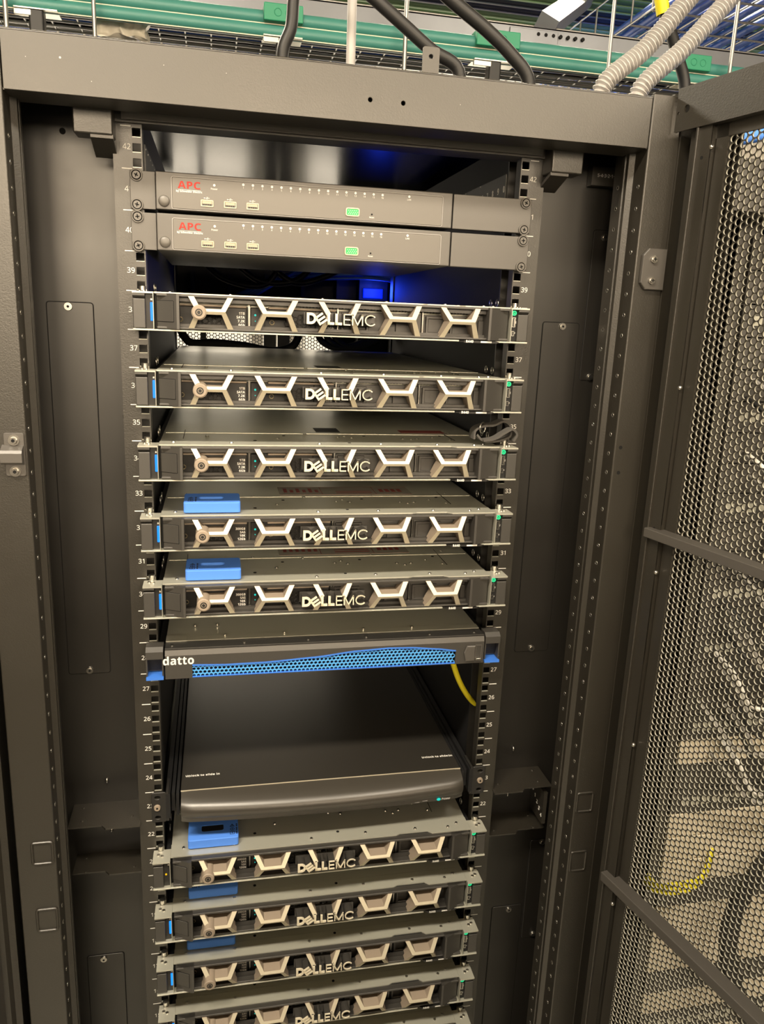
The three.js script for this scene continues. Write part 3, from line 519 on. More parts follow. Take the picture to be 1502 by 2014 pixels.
  // drive bay
  add('bay_frame', () => [bx(-0.2165, 0.2165, 0.001, 0.0405, -0.004, 0.002), bx(-0.2165, 0.2165, 0.0405, 0.0418, 0.0, 0.022), bx(-0.2165, 0.2165, 0.0, 0.002, 0.0, 0.022), bx(-0.2165, -0.2145, 0.001, 0.0405, 0, 0.02), bx(0.2145, 0.2165, 0.001, 0.0405, 0, 0.02)], M.black);
  for (let i = 0; i < 4; i++) {
    const x = -0.2150 + i * 0.1075, blank = i >= 2, c = add(blank ? 'blank_carrier' : 'drive_carrier', () => blank ? [rbx(x + 0.001, x + 0.1055, 0.0045, 0.0305, 0.002, 0.0115, 0.0008), ext(ring(x + 0.003, x + 0.038, 0.006, 0.029, 0.001, 0.0035), 0.0110, 0.0150, 0.0006), rbx(x + 0.072, x + 0.092, 0.006, 0.026, 0.011, 0.0145, 0.0008)]
      : [rbx(x + 0.001, x + 0.1055, 0.0045, 0.0305, 0.002, 0.0105, 0.0008), rbx(x + 0.001, x + 0.018, 0.005, 0.030, 0.010, 0.0135, 0.0008), rbx(x + 0.079, x + 0.1035, 0.005, 0.029, 0.010, 0.0148, 0.0008), bx(x + 0.046, x + 0.0465, 0.005, 0.02, 0.0104, 0.013), bx(x + 0.062, x + 0.0625, 0.005, 0.02, 0.0104, 0.013)], blank ? M.plastic : M.plasticDark, t, { key: i });
    add('divider', () => [bx(x + 0.1058, x + 0.1064, 0.0045, 0.034, 0.002, 0.0145), bx(x + 0.1070, x + 0.1075, 0.0045, 0.034, 0.002, 0.0135)], M.steel, c, { key: i });
    if (!blank) {
      add('carrier_handle', () => [rbx(x + 0.022, x + 0.1035, 0.0292, 0.0315, 0.008, 0.0160, 0.0007)], M.tanPlastic, c, { key: i });
      add('vent_honeycomb', () => { const g = []; for (let a = 0; a < 6; a++) for (let b = 0; b < 3; b++) g.push(new THREE.TorusGeometry(0.0027, 0.0005, 4, 6).translate(x + 0.044 + a * 0.0055, 0.0072 + b * 0.0056 + (a % 2) * 0.0028, 0.0115)); return g; }, M.plastic, c, { key: i, kind: 'stuff' });
      add('release_button', () => [new THREE.TorusGeometry(0.0026, 0.0005, 6, 18).translate(x + 0.0265, 0.0135, 0.0115)], M.brass, c, { key: i });
      obj('drive_lettering', once('dl' + i + opt.drive, () => opt.drive.split(' ').map((s, k) => txt(s, 0.0030, x + 0.1015, 0.0225 - k * 0.0045, 0.0147, { align: 1 }))), M.white, c, { keep: true });
      add('activity_light', () => [cylZ(x + 0.0065, 0.0215, 0.013, 0.0140, 0.0013, 8), cylZ(x + 0.0065, 0.0145, 0.013, 0.0138, 0.0007, 6)], M.ledTeal, c, { key: i });
    }
  }
  add('vent_slots', () => { const g = []; for (let i = 0; i < 66; i++) g.push(bx(-0.047 + i * 0.0040, -0.0458 + i * 0.0040, 0.0325, 0.0392, 0.002, 0.0135)); return g; }, M.plastic, t, { kind: 'stuff' });
  // bezel
  const bz = new THREE.Group(); bz.name = 'bezel'; t.add(bz);
  add('bezel_frame', () => [rbx(-0.214, 0.2145, 0.0388, 0.0420, 0.0215, 0.0315, 0.0008), rbx(-0.214, 0.2145, 0.0022, 0.0050, 0.0215, 0.0312, 0.0008), bx(-0.189, 0.1875, 0.0338, 0.0388, 0.0215, 0.0232), bx(-0.189, 0.1875, 0.005, 0.0085, 0.017, 0.0218)], M.plastic, bz);
  add('end_block', () => [prismY([[-0.2138, 0.012], [-0.2138, 0.0255], [-0.1915, 0.0372], [-0.1885, 0.0372], [-0.1885, 0.012]], 0.0022, 0.0420)], M.plastic, bz, { key: 'l' });
  add('end_block', () => [prismY([[0.1860, 0.012], [0.1860, 0.0372], [0.1890, 0.0372], [0.2145, 0.0255], [0.2145, 0.012]], 0.0022, 0.0420)], M.plastic, bz, { key: 'r' });
  add('pad_gap', () => [ext(ring(-0.0121, 0.0101, 0.0099, 0.0341, 0.0009, 0.0007), 0, 0.0003).rotateY(-0.483).translate(-0.2035, 0, 0.0309)], M.hole, bz);
  add('release_pad', () => [ext(rrect(-0.0115, 0.0095, 0.0105, 0.0335, 0.0006), 0, 0.0008, 0.0002).rotateY(-0.483).translate(-0.2035, 0, 0.0309)], M.plastic, bz);
  for (let i = 0; i < 5; i++) {
    const cx = -0.0015 + (i - 2) * 0.0757;
    for (const h of i === 2 ? [-1, 1] : [0]) add('strut_face', () => strutGeo(cx, 1, h), M.champagne, add('strut', () => strutGeo(cx, 0, h), M.tanPlastic, bz, { key: i + ' ' + h }), { key: i + ' ' + h });
  }
  const lk = add('lock', () => [cylZ(-0.1663, 0.0222, 0.022, 0.0475, 0.0086, 28, 0.0084), cylZ(-0.1663, 0.0222, 0.0475, 0.0487, 0.0082, 28, 0.0070)], M.tanPlastic, bz);
  add('keyhole', () => [ext((() => { const s = new THREE.Shape(); s.absarc(-0.1663, 0.0222, 0.0042, 0, Math.PI * 2); s.holes.push(circ(-0.1663, 0.0222, 0.0028)); return s; })(), 0.0484, 0.0489), cylZ(-0.1663, 0.0222, 0.0484, 0.0492, 0.0020, 12)], M.plasticDark, lk);
  const lg = add('logo_block', () => [...logoGeo(0.026, 0.0428), bx(-0.0440, 0.0425, 0.0138, 0.0273, 0.0225, 0.0262)], M.plastic, bz);
  add('logo_letters', () => logoGeo(0.0428, 0.0446), M.letter, lg);
  if (opt.sticker) {
    const st = obj('service_label', once('sl', () => [bx(-0.062, 0.13, 0.0436, 0.0439, -0.135, -0.085)]), M.sticker, t, { keep: true, label: 'grey printed service label on the cover' });
    obj('label_print', once('slp', () => { const g = []; g.push(bx(0.02, 0.072, 0.0439, 0.0440, -0.108, -0.104), bx(0.02, 0.072, 0.0439, 0.0440, -0.098, -0.094), bx(-0.0015, -0.0005, 0.0439, 0.044, -0.134, -0.086), bx(0.0765, 0.0775, 0.0439, 0.044, -0.134, -0.086), bx(-0.062, 0.13, 0.0439, 0.044, -0.0862, -0.0852), bx(-0.062, 0.13, 0.0439, 0.044, -0.1348, -0.1338)); for (let i = 0; i < 6; i++) g.push(bx(-0.055 + i * 0.009, -0.050 + i * 0.009, 0.0439, 0.044, -0.125 + (i % 2) * 0.008, -0.1)); for (let i = 0; i < 4; i++) g.push(bx(0.085 + i * 0.009, 0.091 + i * 0.009, 0.0439, 0.044, -0.12, -0.1)); return g; }), M.stickerRed, st, { keep: true });
  }
  if (opt.cable) obj('dark_label', once('dkl', () => [bx(-0.012, 0.022, 0.0436, 0.0438, -0.13, -0.09)]), M.black, t, { keep: true });
  if (opt.redLabel) obj('red_label', once('rdl', () => [bx(0.11, 0.175, 0.0436, 0.0438, -0.115, -0.09)]), M.stickerRed, t, { keep: true, label: 'dark red warning label' });
  return t;
}
const SERVERS = [
  [38, 'rack server with blue status bar at rail unit 38, above the bright rear mesh', { drive: '1TB SATA 7.2K 6Gb' }],
  [36, 'rack server with blue status bar at rail unit 36, below the bright rear mesh', { drive: '1TB SATA 7.2K 6Gb', cable: 1 }],
  [34, 'rack server with blue status bar at rail unit 34, beneath the fabric strap', { drive: '1TB SATA 7.2K 6Gb', cable: 1, redLabel: 1 }],
  [32, 'rack server with blue status bar at rail unit 32, carrying a foam block', { drive: '300GB SAS 10K 12Gb', sticker: 1 }],
  [30, 'rack server with blue status bar at rail unit 30, above the blue grille appliance', { drive: '300GB SAS 10K 12Gb', sticker: 1 }],
  [21, 'black rack server with an amber status light, right below the console drawer', { drive: '300GB SAS 10K 12Gb', amber: 1 }],
  [19, 'black rack server at rail unit 19, second below the console drawer', { drive: '300GB SAS 10K 12Gb' }],
  [17, 'black rack server at rail unit 17, third below the console drawer', { drive: '300GB SAS 10K 12Gb' }],
  [15, 'black rack server at rail unit 15, fourth below the console drawer', { drive: '300GB SAS 10K 12Gb' }],
  [13, 'black rack server at rail unit 13, fifth below the console drawer', { drive: '300GB SAS 10K 12Gb' }],
];
for (const [u, label, opt] of SERVERS) makeServer('rack_server', label, U(u) + 0.0006, opt);

// ------------------------------------------------------------------ blue foam blocks on the servers
const FOAM = [
  [32, -0.1545, 0.0175, 'blue foam block with dark printed symbols on the server at rail unit 32', 'open'],
  [30, -0.1540, 0.0185, 'blue foam block with a dark slot on the server at rail unit 30', 'left'],
  [21, -0.1588, 0.0120, 'blue foam block with a wide dark slot tucked under the console drawer', 'right'],
  [19, -0.1600, 0.0045, 'blue foam block on the second server below the console drawer', 'left'],
  [17, -0.1640, 0.0030, 'blue foam block on the third server below the console drawer', 'left'],
];
for (const [u, x, zf, label, side] of FOAM) {
  const t = thing('foam_block', label, 'foam block', [x, U(u) + 0.0006 + 0.0436 + 0.0012, zf], 'blue foam blocks on the servers');
  const s = rrect(-0.035, 0.035, 0, 0.052, 0.004); s.holes.push(rrect(-0.016, 0.014, 0.019, 0.031, 0.004));
  obj('block', [ext(s, 0, 0.0135, 0.0009).rotateX(-Math.PI / 2)], M.foam, t);
  obj('slot_insert', [rbx(-0.0165, 0.0145, 0.0008, side === 'right' ? 0.0135 : 0.0075, -0.0315, -0.0185, 0.001)], M.black, t);
  const g = [], k = side === 'right' ? 0.0265 : -0.0265;
  for (let i = 0; i < 3; i++) { // small printed handling signs: box, drop, triangle
    const z = -0.010 - i * 0.0085, y = 0.0135;
    const sh = i === 0 ? ring(-0.0034, 0.0034, -0.0034, 0.0034, 0.0004, 0.0007) : i === 1 ? (() => { const q = new THREE.Shape(); q.absarc(0, 0, 0.0032, 0, Math.PI * 2); q.holes.push(circ(0, 0, 0.0024)); return q; })() : (() => { const q = poly([[-0.0036, -0.003], [0.0036, -0.003], [0, 0.0036]]); q.holes.push(poly([[-0.0022, -0.0021], [0, 0.0018], [0.0022, -0.0021]])); return q; })();
    g.push(ext(sh, 0, 0.0002).rotateX(-Math.PI / 2).translate(k, y, z), bx(k - 0.0005, k + 0.0005, y, y + 0.0002, z - 0.002, z + 0.0015), bx(k + 0.0052, k + 0.0072, y, y + 0.0002, z - 0.003, z - 0.0005), bx(k + 0.0052, k + 0.0072, y, y + 0.0002, z + 0.0005, z + 0.003));
  }
  obj('printed_signs', g, M.ink, t);
}

// ------------------------------------------------------------------ keyboard-video switches at the top
for (const [u, label] of [[41, 'taupe rack switch with green port and red lettering, the upper of two'], [40, 'taupe rack switch with green port and red lettering, the lower of two']]) {
  const t = thing('console_switch', label, 'switch', [0, U(u) + 0.001, 0], 'taupe rack switches under the cabinet roof');
  const dy = -U(41) - 0.0;                                  // measured on unit 41
  obj('body', [rbx(-0.2125, 0.1375, 0.0008, 0.0415, -0.30, 0.0115, 0.0012)], M.kvm, t);
  obj('ear', [rbx(-0.2410, -0.2132, 0.0008, 0.0415, 0.0005, 0.0045, 0.0006)], M.kvm, t);
  const bp = obj('blank_plate', [rbx(0.1392, 0.2410, 0.0008, 0.0412, 0.0005, 0.0095, 0.0008)], M.kvm, t);
  const pn = obj('front_panel', [ext(rrect(-0.1945, 0.1245, 0.0028, 0.0363, 0.0022), 0.0113, 0.0124, 0.0004)], M.kvmPanel, t);
  obj('panel_rim', [ext(ring(-0.1953, 0.1253, 0.0020, 0.0371, 0.0026, 0.0005), 0.0112, 0.0119)], M.conduit, t);
  obj('knob', [new THREE.SphereGeometry(0.0063, 20, 10).scale(1, 1, 0.38).translate(-0.2036, 0.0100, 0.0125)], M.kvmPanel, t);
  for (const [x, y] of [[-0.2337, 0.0365], [-0.2337, 0.0050], [0.2325, 0.0365], [0.2325, 0.0050]]) {
    const z0 = x > 0 ? 0.0095 : 0.0045, w = obj('screw', [ext((() => { const q = new THREE.Shape(); q.absarc(x, y, 0.0068, 0, Math.PI * 2); q.holes.push(circ(x, y, 0.0052)); return q; })(), z0, z0 + 0.0022, 0.0004, 16), cylZ(x, y, z0, z0 + 0.0024, 0.0048, 20, 0.0042)], M.kvmPanel, t);
    const a = x * 37 + y * 91 + u, c = Math.cos(a), s = Math.sin(a);
    obj('cross_slot', [new THREE.BoxGeometry(0.0046, 0.0011, 0.0006).rotateZ(a).translate(x, y, z0 + 0.0024), new THREE.BoxGeometry(0.0011, 0.0046, 0.0006).rotateZ(a).translate(x, y, z0 + 0.0024)], M.hole, w);
    obj('washer_gap', [new THREE.TorusGeometry(0.0050, 0.0004, 6, 22).translate(x, y, z0 + 0.0016)], M.hole, w);
  }
  const P = 0.0124;
  obj('logo', [txt('APC', 0.0078, -0.1755, 0.0275, P, { depth: 0.0003 }).applyMatrix4(new THREE.Matrix4().makeTranslation(-0.1755, 0, 0).multiply(new THREE.Matrix4().makeScale(1.25, 1, 1)).multiply(new THREE.Matrix4().makeTranslation(0.1755, 0, 0)))], M.red, pn, { label: 'red slanted logo lettering' });
  obj('lettering', [txt('by Schneider Electric', 0.0021, -0.1755, 0.0215, P), bx(-0.1880, -0.1630, 0.0231, 0.0234, P, P + 0.0002), txt('Power', 0.0020, -0.1475, 0.0262, P, { f: fontR }), txt('LAN', 0.0020, 0.0824, 0.0300, P, { f: fontR }), txt('Reset', 0.0018, 0.0373, 0.0070, P, { f: fontR }), ...Array.from({ length: 16 }, (_, i) => txt(String(i + 1), 0.0020, -0.1147 + i * 0.01095, 0.0298, P, { f: fontR })), ...[-0.1558, -0.1297, -0.1040].flatMap((x) => [bx(x - 0.003, x + 0.003, 0.0159, 0.0162, P, P + 0.0002), cylZ(x - 0.003, 0.0160, P, P + 0.0002, 0.0006, 8), bx(x - 0.0005, x + 0.0012, 0.0168, 0.0171, P, P + 0.0002), bx(x - 0.001, x + 0.001, 0.0150, 0.0153, P, P + 0.0002)])], M.white, pn);
  for (const [x, y] of [[-0.1475, 0.0304], [0.0824, 0.0336], ...Array.from({ length: 16 }, (_, i) => [-0.1147 + i * 0.01095, 0.0332])]) obj('indicator', [cylZ(x, y, P - 0.0002, P + 0.0006, 0.0014, 10)], M.white, pn);
  for (const x of [-0.1558, -0.1297, -0.1040]) {
    const us = obj('usb_port', [ext(ring(x - 0.0070, x + 0.0070, 0.0068, 0.0140, 0.0012, 0.0009), P - 0.0002, P + 0.0010)], M.brass, pn);
    obj('port_tongue', [bx(x - 0.0055, x + 0.0055, 0.0098, 0.0128, P, P + 0.0007)], M.ivory, us); obj('port_opening', [bx(x - 0.006, x + 0.006, 0.0078, 0.0130, P, P + 0.0002)], M.plastic, us);
    obj('contacts', [-0.0036, -0.0012, 0.0012, 0.0036].map((d) => bx(x + d - 0.0004, x + d + 0.0004, 0.0082, 0.0095, P + 0.0002, P + 0.0006)), M.hole, us);
  }
  const db = obj('serial_port', [ext(ring(0.0055, 0.0220, 0.0070, 0.0165, 0.0028, 0.0011), P - 0.0002, P + 0.0014)], M.brass, pn);
  obj('port_body', [ext(rrect(0.0068, 0.0207, 0.0082, 0.0153, 0.0018), P, P + 0.0010)], M.greenPort, db, { label: 'bright green connector face' });
  obj('pin_holes', [[0.0090, 0.0135, 5], [0.0102, 0.0115, 5], [0.0090, 0.0098, 5]].flatMap(([x, y, n]) => Array.from({ length: n }, (_, i) => cylZ(x + i * 0.0024, y, P + 0.0009, P + 0.0012, 0.00045, 6))), M.white, db, { kind: 'stuff' });
  obj('reset_hole', [cylZ(0.0373, 0.0106, P - 0.0001, P + 0.0002, 0.0011, 10)], M.hole, pn);
}

// ------------------------------------------------------------------ backup appliance with blue honeycomb grille
{
  const t = thing('storage_appliance', 'black rack appliance with a blue honeycomb grille and white lowercase lettering', 'appliance', [0, U(28) + 0.0006, 0]);
  obj('chassis', [bx(-0.2165, 0.2165, 0.001, 0.0425, -0.62, -0.004)], M.galv, t);
  obj('top_strip', [bx(-0.2165, 0.2165, 0.0425, 0.0440, -0.016, -0.001), bx(-0.2165, -0.19, 0.0425, 0.0446, -0.02, 0.0)], M.galv, t);
  obj('rivets', [[-0.14, -0.012], [-0.06, -0.012], [0.05, -0.012], [0.12, -0.012], [-0.18, -0.05], [-0.15, -0.05]].map(([x, z]) => cylY(x, 0.0435, 0.0462, z, 0.0020, 10)), M.steel, t, { kind: 'stuff' });
  obj('front_shelf', [bx(-0.2165, 0.2165, 0.001, 0.0432, -0.004, 0.004), bx(-0.2165, 0.2165, 0.0418, 0.0430, 0.0, 0.0235), bx(-0.2165, 0.2165, 0.0015, 0.003, 0.0, 0.0235)], M.plasticDark, t);
  obj('shelf_screws', [-0.208, -0.115, -0.03, 0.05, 0.14, 0.205].map((x) => cylY(x, 0.0428, 0.0442, 0.012, 0.0021, 10)), M.steel, t, { kind: 'stuff' });
  const top = (x) => { // upper border of the blue grille
    const P = [[-0.1823, 0.0215], [-0.14, 0.0198], [-0.087, 0.0203], [-0.0214, 0.0240], [0.0352, 0.0300], [0.080, 0.0320], [0.1128, 0.0310], [0.15, 0.0272], [0.1754, 0.0233]];
    let i = 0; while (i < P.length - 2 && x > P[i + 1][0]) i++; const [a, b] = [P[i], P[i + 1]], k = (x - a[0]) / (b[0] - a[0]); return a[1] + (b[1] - a[1]) * (k * k * (3 - 2 * k) * 0.35 + k * 0.65);
  };
  const xs = []; for (let i = 0; i <= 60; i++) xs.push(-0.1823 + i / 60 * 0.3577);
  const face = poly([[-0.2165, 0.0022], [0.2165, 0.0022], [0.2165, 0.0345], [-0.2165, 0.0345]]);
  const hol = new THREE.Path(); hol.moveTo(-0.1823, 0.0036); xs.forEach((x) => hol.lineTo(x, top(x))); hol.lineTo(0.1754, 0.0036); hol.closePath(); face.holes.push(hol);
  const fp = obj('faceplate', [ext(face, 0.021, 0.0255), prismX([[0.0255, 0.0345], [0.0222, 0.0432], [0.0200, 0.0432], [0.0205, 0.0345]], -0.2165, 0.2165)], M.plastic, t);
  const band = poly([...xs.map((x) => [x, top(x)]), ...xs.slice().reverse().map((x) => [x, top(x) - 0.0020])]);
  obj('blue_border', [ext(band, 0.0215, 0.0262), bx(-0.1823, 0.1754, 0.0032, 0.0040, 0.0215, 0.0262)], M.blueBright, t, { label: 'blue curved border strip' });
  const hp = 0.0055, hc = hexCell(hp, 0.0024, 0.0022, 6, Math.PI / 6);
  instances('honeycomb_grille', hc, M.blueMesh, t, hexSpots(-0.1802, 0.1738, 0.0050, 0.034, hp, 0.0228, false).filter(([x, y]) => y < top(x) - 0.0026), 'blue honeycomb grille');
  obj('grille_backing', [bx(-0.1823, 0.1754, 0.003, 0.033, 0.010, 0.0115)], M.ink, t);
  obj('lettering', [txt('datto', 0.0112, -0.1996, 0.0262, 0.0254, { depth: 0.0005 })], M.white, fp, { label: 'white lowercase lettering' });
  const la = obj('latch', [ext(poly([[0.1868, 0.0196], [0.1905, 0.0295], [0.2030, 0.0295], [0.2030, 0.0066], [0.1900, 0.0066]]), 0.0253, 0.0290, 0.0010), ext(ring(0.2035, 0.2130, 0.0066, 0.0300, 0.0008, 0.0014), 0.0253, 0.0268)], M.kvm, fp, { label: 'grey sliding latch' });
  obj('latch_tab', [rbx(0.2045, 0.2120, 0.0075, 0.0105, 0.0262, 0.0295, 0.0006)], M.steel, la);
  for (const s of [-1, 1]) {
    const f = (a, b, ...r) => bx(Math.min(s * a, s * b), Math.max(s * a, s * b), ...r);
    const e = obj('ear', [f(0.2188, 0.2405, 0.0300, 0.0400, 0.004, 0.0240), prismX([[0.002, 0.040], [0.0242, 0.0400], [0.0180, 0.0448], [0.002, 0.0448]], s > 0 ? 0.2188 : -0.2405, s > 0 ? 0.2405 : -0.2188), f(0.2188, 0.2405, 0.006, 0.0300, 0.002, 0.006), f(0.2188, 0.2206, 0.006, 0.0300, 0.006, 0.0225), f(0.2388, 0.2405, 0.006, 0.0300, 0.006, 0.0225)], M.plastic, t);
    obj('ear_pocket', [f(0.2206, 0.2388, 0.0080, 0.0295, 0.006, 0.0085)], M.black, e);
    obj('blue_tab', [f(0.2188, 0.2405, 0.0018, 0.0052, 0.004, 0.0262)], M.blueBright, e, { label: 'blue pull tab' });
  }
  obj('slide_rail', [bx(-0.2255, -0.2175, 0.006, 0.038, -0.66, -0.004)], M.black, t); obj('slide_rail', [bx(0.2175, 0.2255, 0.006, 0.038, -0.66, -0.004)], M.black, t);
}

// ------------------------------------------------------------------ sliding console drawer
{
  const t = thing('rack_console', 'black sliding console drawer with a rounded bulging front and teal power light', 'console', [0, U(23), 0]);
  const lid = obj('lid', [rbx(-0.2025, 0.2035, 0.006, 0.0430, -0.44, 0.0002, 0.0012)], M.lid, t);
  obj('lid_edge', [bx(-0.2022, 0.2032, 0.0418, 0.0433, -0.0002, 0.0009)], M.champagne, lid);
  // bulging bull-nose front: profile swept along x, deeper in the middle
  const n = 40, prof = [[0.0006, 0.0425], [0.012, 0.0392], [0.022, 0.0352], [0.0275, 0.0312], [0.0305, 0.0262], [0.0308, 0.0212], [0.0290, 0.0165], [0.0262, 0.0135], [0.0248, 0.0118], [0.0240, 0.0060], [0.0215, 0.0050], [0.0006, 0.0050]], pos = [];
  const row = (i) => { const k = i / n, x = -0.2015 + k * 0.4045, b = 0.80 + 0.32 * (1 - Math.pow(2 * k - 1, 2)), ends = 1 - 0.16 * Math.pow(Math.max(0, 1 - Math.min(k, 1 - k) * 40), 2); return prof.map(([z, y]) => [x, 0.006 + (y - 0.006) * (0.9 + 0.1 * ends), z * b * ends]); };
  const idx = [], m = prof.length; for (let i = 0; i <= n; i++) row(i).forEach((p) => pos.push(...p));
  for (let i = 0; i < n; i++) for (let j = 0; j + 1 < m; j++) { const a = i * m + j; idx.push(a, a + 1, a + m, a + m, a + 1, a + m + 1); }
  const sk = new THREE.BufferGeometry(); sk.setAttribute('position', new THREE.Float32BufferAttribute(pos, 3)); sk.setIndex(idx); sk.computeVertexNormals(); pos.length = 0;
  for (const [i, flip] of [[0, 1], [n, 0]]) { const a = row(i); for (let j = 1; j + 1 < a.length; j++) flip ? pos.push(...a[0], ...a[j + 1], ...a[j]) : pos.push(...a[0], ...a[j], ...a[j + 1]); }
  const g = new THREE.BufferGeometry(); g.setAttribute('position', new THREE.Float32BufferAttribute(pos, 3)); g.computeVertexNormals();
  const fr = obj('rounded_front', [sk, g], M.consoleFront, t);
  obj('power_light', [new THREE.SphereGeometry(0.0022, 10, 8).scale(1.4, 1, 0.6).translate(0.1655, 0.0086, 0.0225)], M.ledTeal, fr, { label: 'small teal power light' });
  obj('usb_slot', [rbx(0.123, 0.1365, 0.0076, 0.0100, 0.0210, 0.0236, 0.0005)], M.hole, fr); obj('usb_lip', [bx(0.1235, 0.136, 0.0071, 0.0077, 0.0215, 0.0240)], M.conduit, fr);
  obj('lettering', [txt('Power', 0.0032, 0.1765, 0.0088, 0.0224, { depth: 0.0006 }), bx(0.1405, 0.148, 0.0085, 0.0089, 0.0222, 0.0240)], M.conduit, fr);
  obj('lid_lettering', [txt('Unlock to slide in', 0.0042, -0.173, 0.0430, -0.0345, { flat: true }), txt('Unlock to slide in', 0.0042, 0.177, 0.0430, -0.0350, { flat: true }), ext(poly([[-0.1955, 0], [-0.1915, 0.0024], [-0.1915, -0.0024]]), 0, 0.0003).rotateX(-Math.PI / 2).translate(0, 0.043, -0.0345), ext(poly([[0.1992, 0], [0.1952, -0.0024], [0.1952, 0.0024]]), 0, 0.0003).rotateX(-Math.PI / 2).translate(0, 0.043, -0.0350)], M.white, lid);
  for (const s of [-1, 1]) {
    const f = (a, b, ...r) => bx(Math.min(s * a, s * b), Math.max(s * a, s * b), ...r);
    obj('slide_rail', [f(0.2045, 0.2085, 0.006, 0.040, -0.5, 0.002), f(0.2105, 0.2150, 0.010, 0.038, -0.5, -0.004), f(0.2165, 0.2225, 0.004, 0.042, -0.6, 0.004)], M.black, t);
    const sh = rrect(Math.min(s * 0.222, s * 0.2415), Math.max(s * 0.222, s * 0.2415), -0.001, 0.0452, 0.003); for (const y of [0.0375, 0.0065]) { const e = new THREE.Path(); e.absellipse(s * 0.2335, y, 0.0040, 0.0026, 0, Math.PI * 2, true); sh.holes.push(e); }
    const b = obj('mount_bracket', [ext(sh, 0.0015, 0.0040, 0.0004), bx(Math.min(s * 0.2185, s * 0.222), Math.max(s * 0.2185, s * 0.222), 0.0, 0.045, -0.03, 0.0038)], M.plasticDark, t);
    obj('screw', [cylZ(s * 0.2340, 0.0225, 0.004, 0.0068, 0.0046, 18, 0.0040)], M.tanPlastic, b); obj('socket', [cylZ(s * 0.2340, 0.0225, 0.0067, 0.0070, 0.0016, 6)], M.hole, b);
  }
}

// ------------------------------------------------------------------ strap and cables inside the rack
{
  const t = thing('fabric_strap', 'black hook and loop strap coiled on the server at rail unit 34', 'strap', [0.2085, 1.5795, 0.008]); t.scale.set(1.12, 1.25, 1.2);
  const loop = (pts, w, th) => { // band of width w along z following points in x, y
    const c = new THREE.CatmullRomCurve3(pts.map(([x, y, z = 0]) => V(x, y, z))), n = 40, pos = [], R = [];
    for (let i = 0; i <= n; i++) { const p = c.getPointAt(i / n), d = c.getTangentAt(i / n), nx = -d.y, ny = d.x; const q = (o, z) => [p.x + nx * o, p.y + ny * o, p.z + z]; R.push([q(th / 2, w / 2), q(th / 2, -w / 2), q(-th / 2, -w / 2), q(-th / 2, w / 2)]); }
    for (let i = 0; i < n; i++) for (let j = 0; j < 4; j++) { const a = R[i][j], b = R[i + 1][j], e = R[i + 1][(j + 1) % 4], f = R[i][(j + 1) % 4]; pos.push(...a, ...f, ...b, ...f, ...e, ...b); }
    const g = new THREE.BufferGeometry(); g.setAttribute('position', new THREE.Float32BufferAttribute(pos, 3)); g.computeVertexNormals(); return toCreasedNormals(g, 0.7);
  };
  obj('band', [loop([[-0.022, 0.004], [-0.021, 0.013], [-0.012, 0.0175], [0.002, 0.019], [0.014, 0.023], [0.022, 0.018], [0.023, 0.008], [0.012, 0.003], [-0.002, 0.0015], [-0.012, 0.003], [-0.019, 0.009]], 0.016, 0.0022)], M.velcro, t);
  obj('loose_end', [loop([[-0.012, 0.003, 0.006], [0.0, 0.006, 0.012], [0.010, 0.012, 0.014], [0.021, 0.016, 0.012], [0.0275, 0.010, 0.010], [0.024, 0.003, 0.009]], 0.012, 0.0024)], M.velcro, t);
  obj('buckle', [new THREE.TorusGeometry(0.0055, 0.0008, 6, 20).rotateY(0.6).translate(-0.012, 0.016, 0.006)], M.steel, t);
}
tag(obj('ground_cable', [tube([pix(888, 1292, -0.05), pix(893, 1312, -0.05), pix(905, 1344, -0.05), pix(922, 1372, -0.05), pix(945, 1394, -0.06), pix(985, 1410, -0.1)], 0.0042, 40, 10)], M.yellow), 'yellow cable dropping below the blue grille appliance', 'cable');
{
  const t = thing('added_cable_tray', 'black tray added behind unit 39 to block the rear glow', 'cable tray', [0, 1.768, -0.8]);
  obj('tray', [bx(-0.3, 0.33, 0.0, 0.003, -0.06, 0.05), bx(-0.3, 0.33, 0.0, 0.094, -0.063, -0.06), bx(-0.3, 0.33, 0.092, 0.095, -0.063, 0.10)], M.black, t);  // plates added to block the rear mesh and the blue display glow
  for (let i = 0; i < 8; i++) obj('finger', [bx(-0.28 + i * 0.08, -0.272 + i * 0.08, 0.003, 0.05, -0.06, -0.02)], M.black, t);
}
for (const [x0, x1, label] of [[-0.372, -0.285, 'black upright duct added at the back to block the rear glow, latch side'], [0.135, 0.372, 'black upright duct added at the back to block the rear glow, hinge side']]) {
  const t = thing('added_duct', label, 'cable duct', [(x0 + x1) / 2, 0.062, -0.93], 'added rear ducts'), w = (x1 - x0) / 2;  // added to cut the bright rear mesh down to a narrow band
  obj('back_plate', [bx(-w, w, 0, 1.91, -0.03, -0.027)], M.black, t);
  for (const e of [-1, 1]) obj('side_plate', [bx(e * w, e * (w - 0.003), 0, 1.91, -0.027, 0.03)], M.black, t);
}
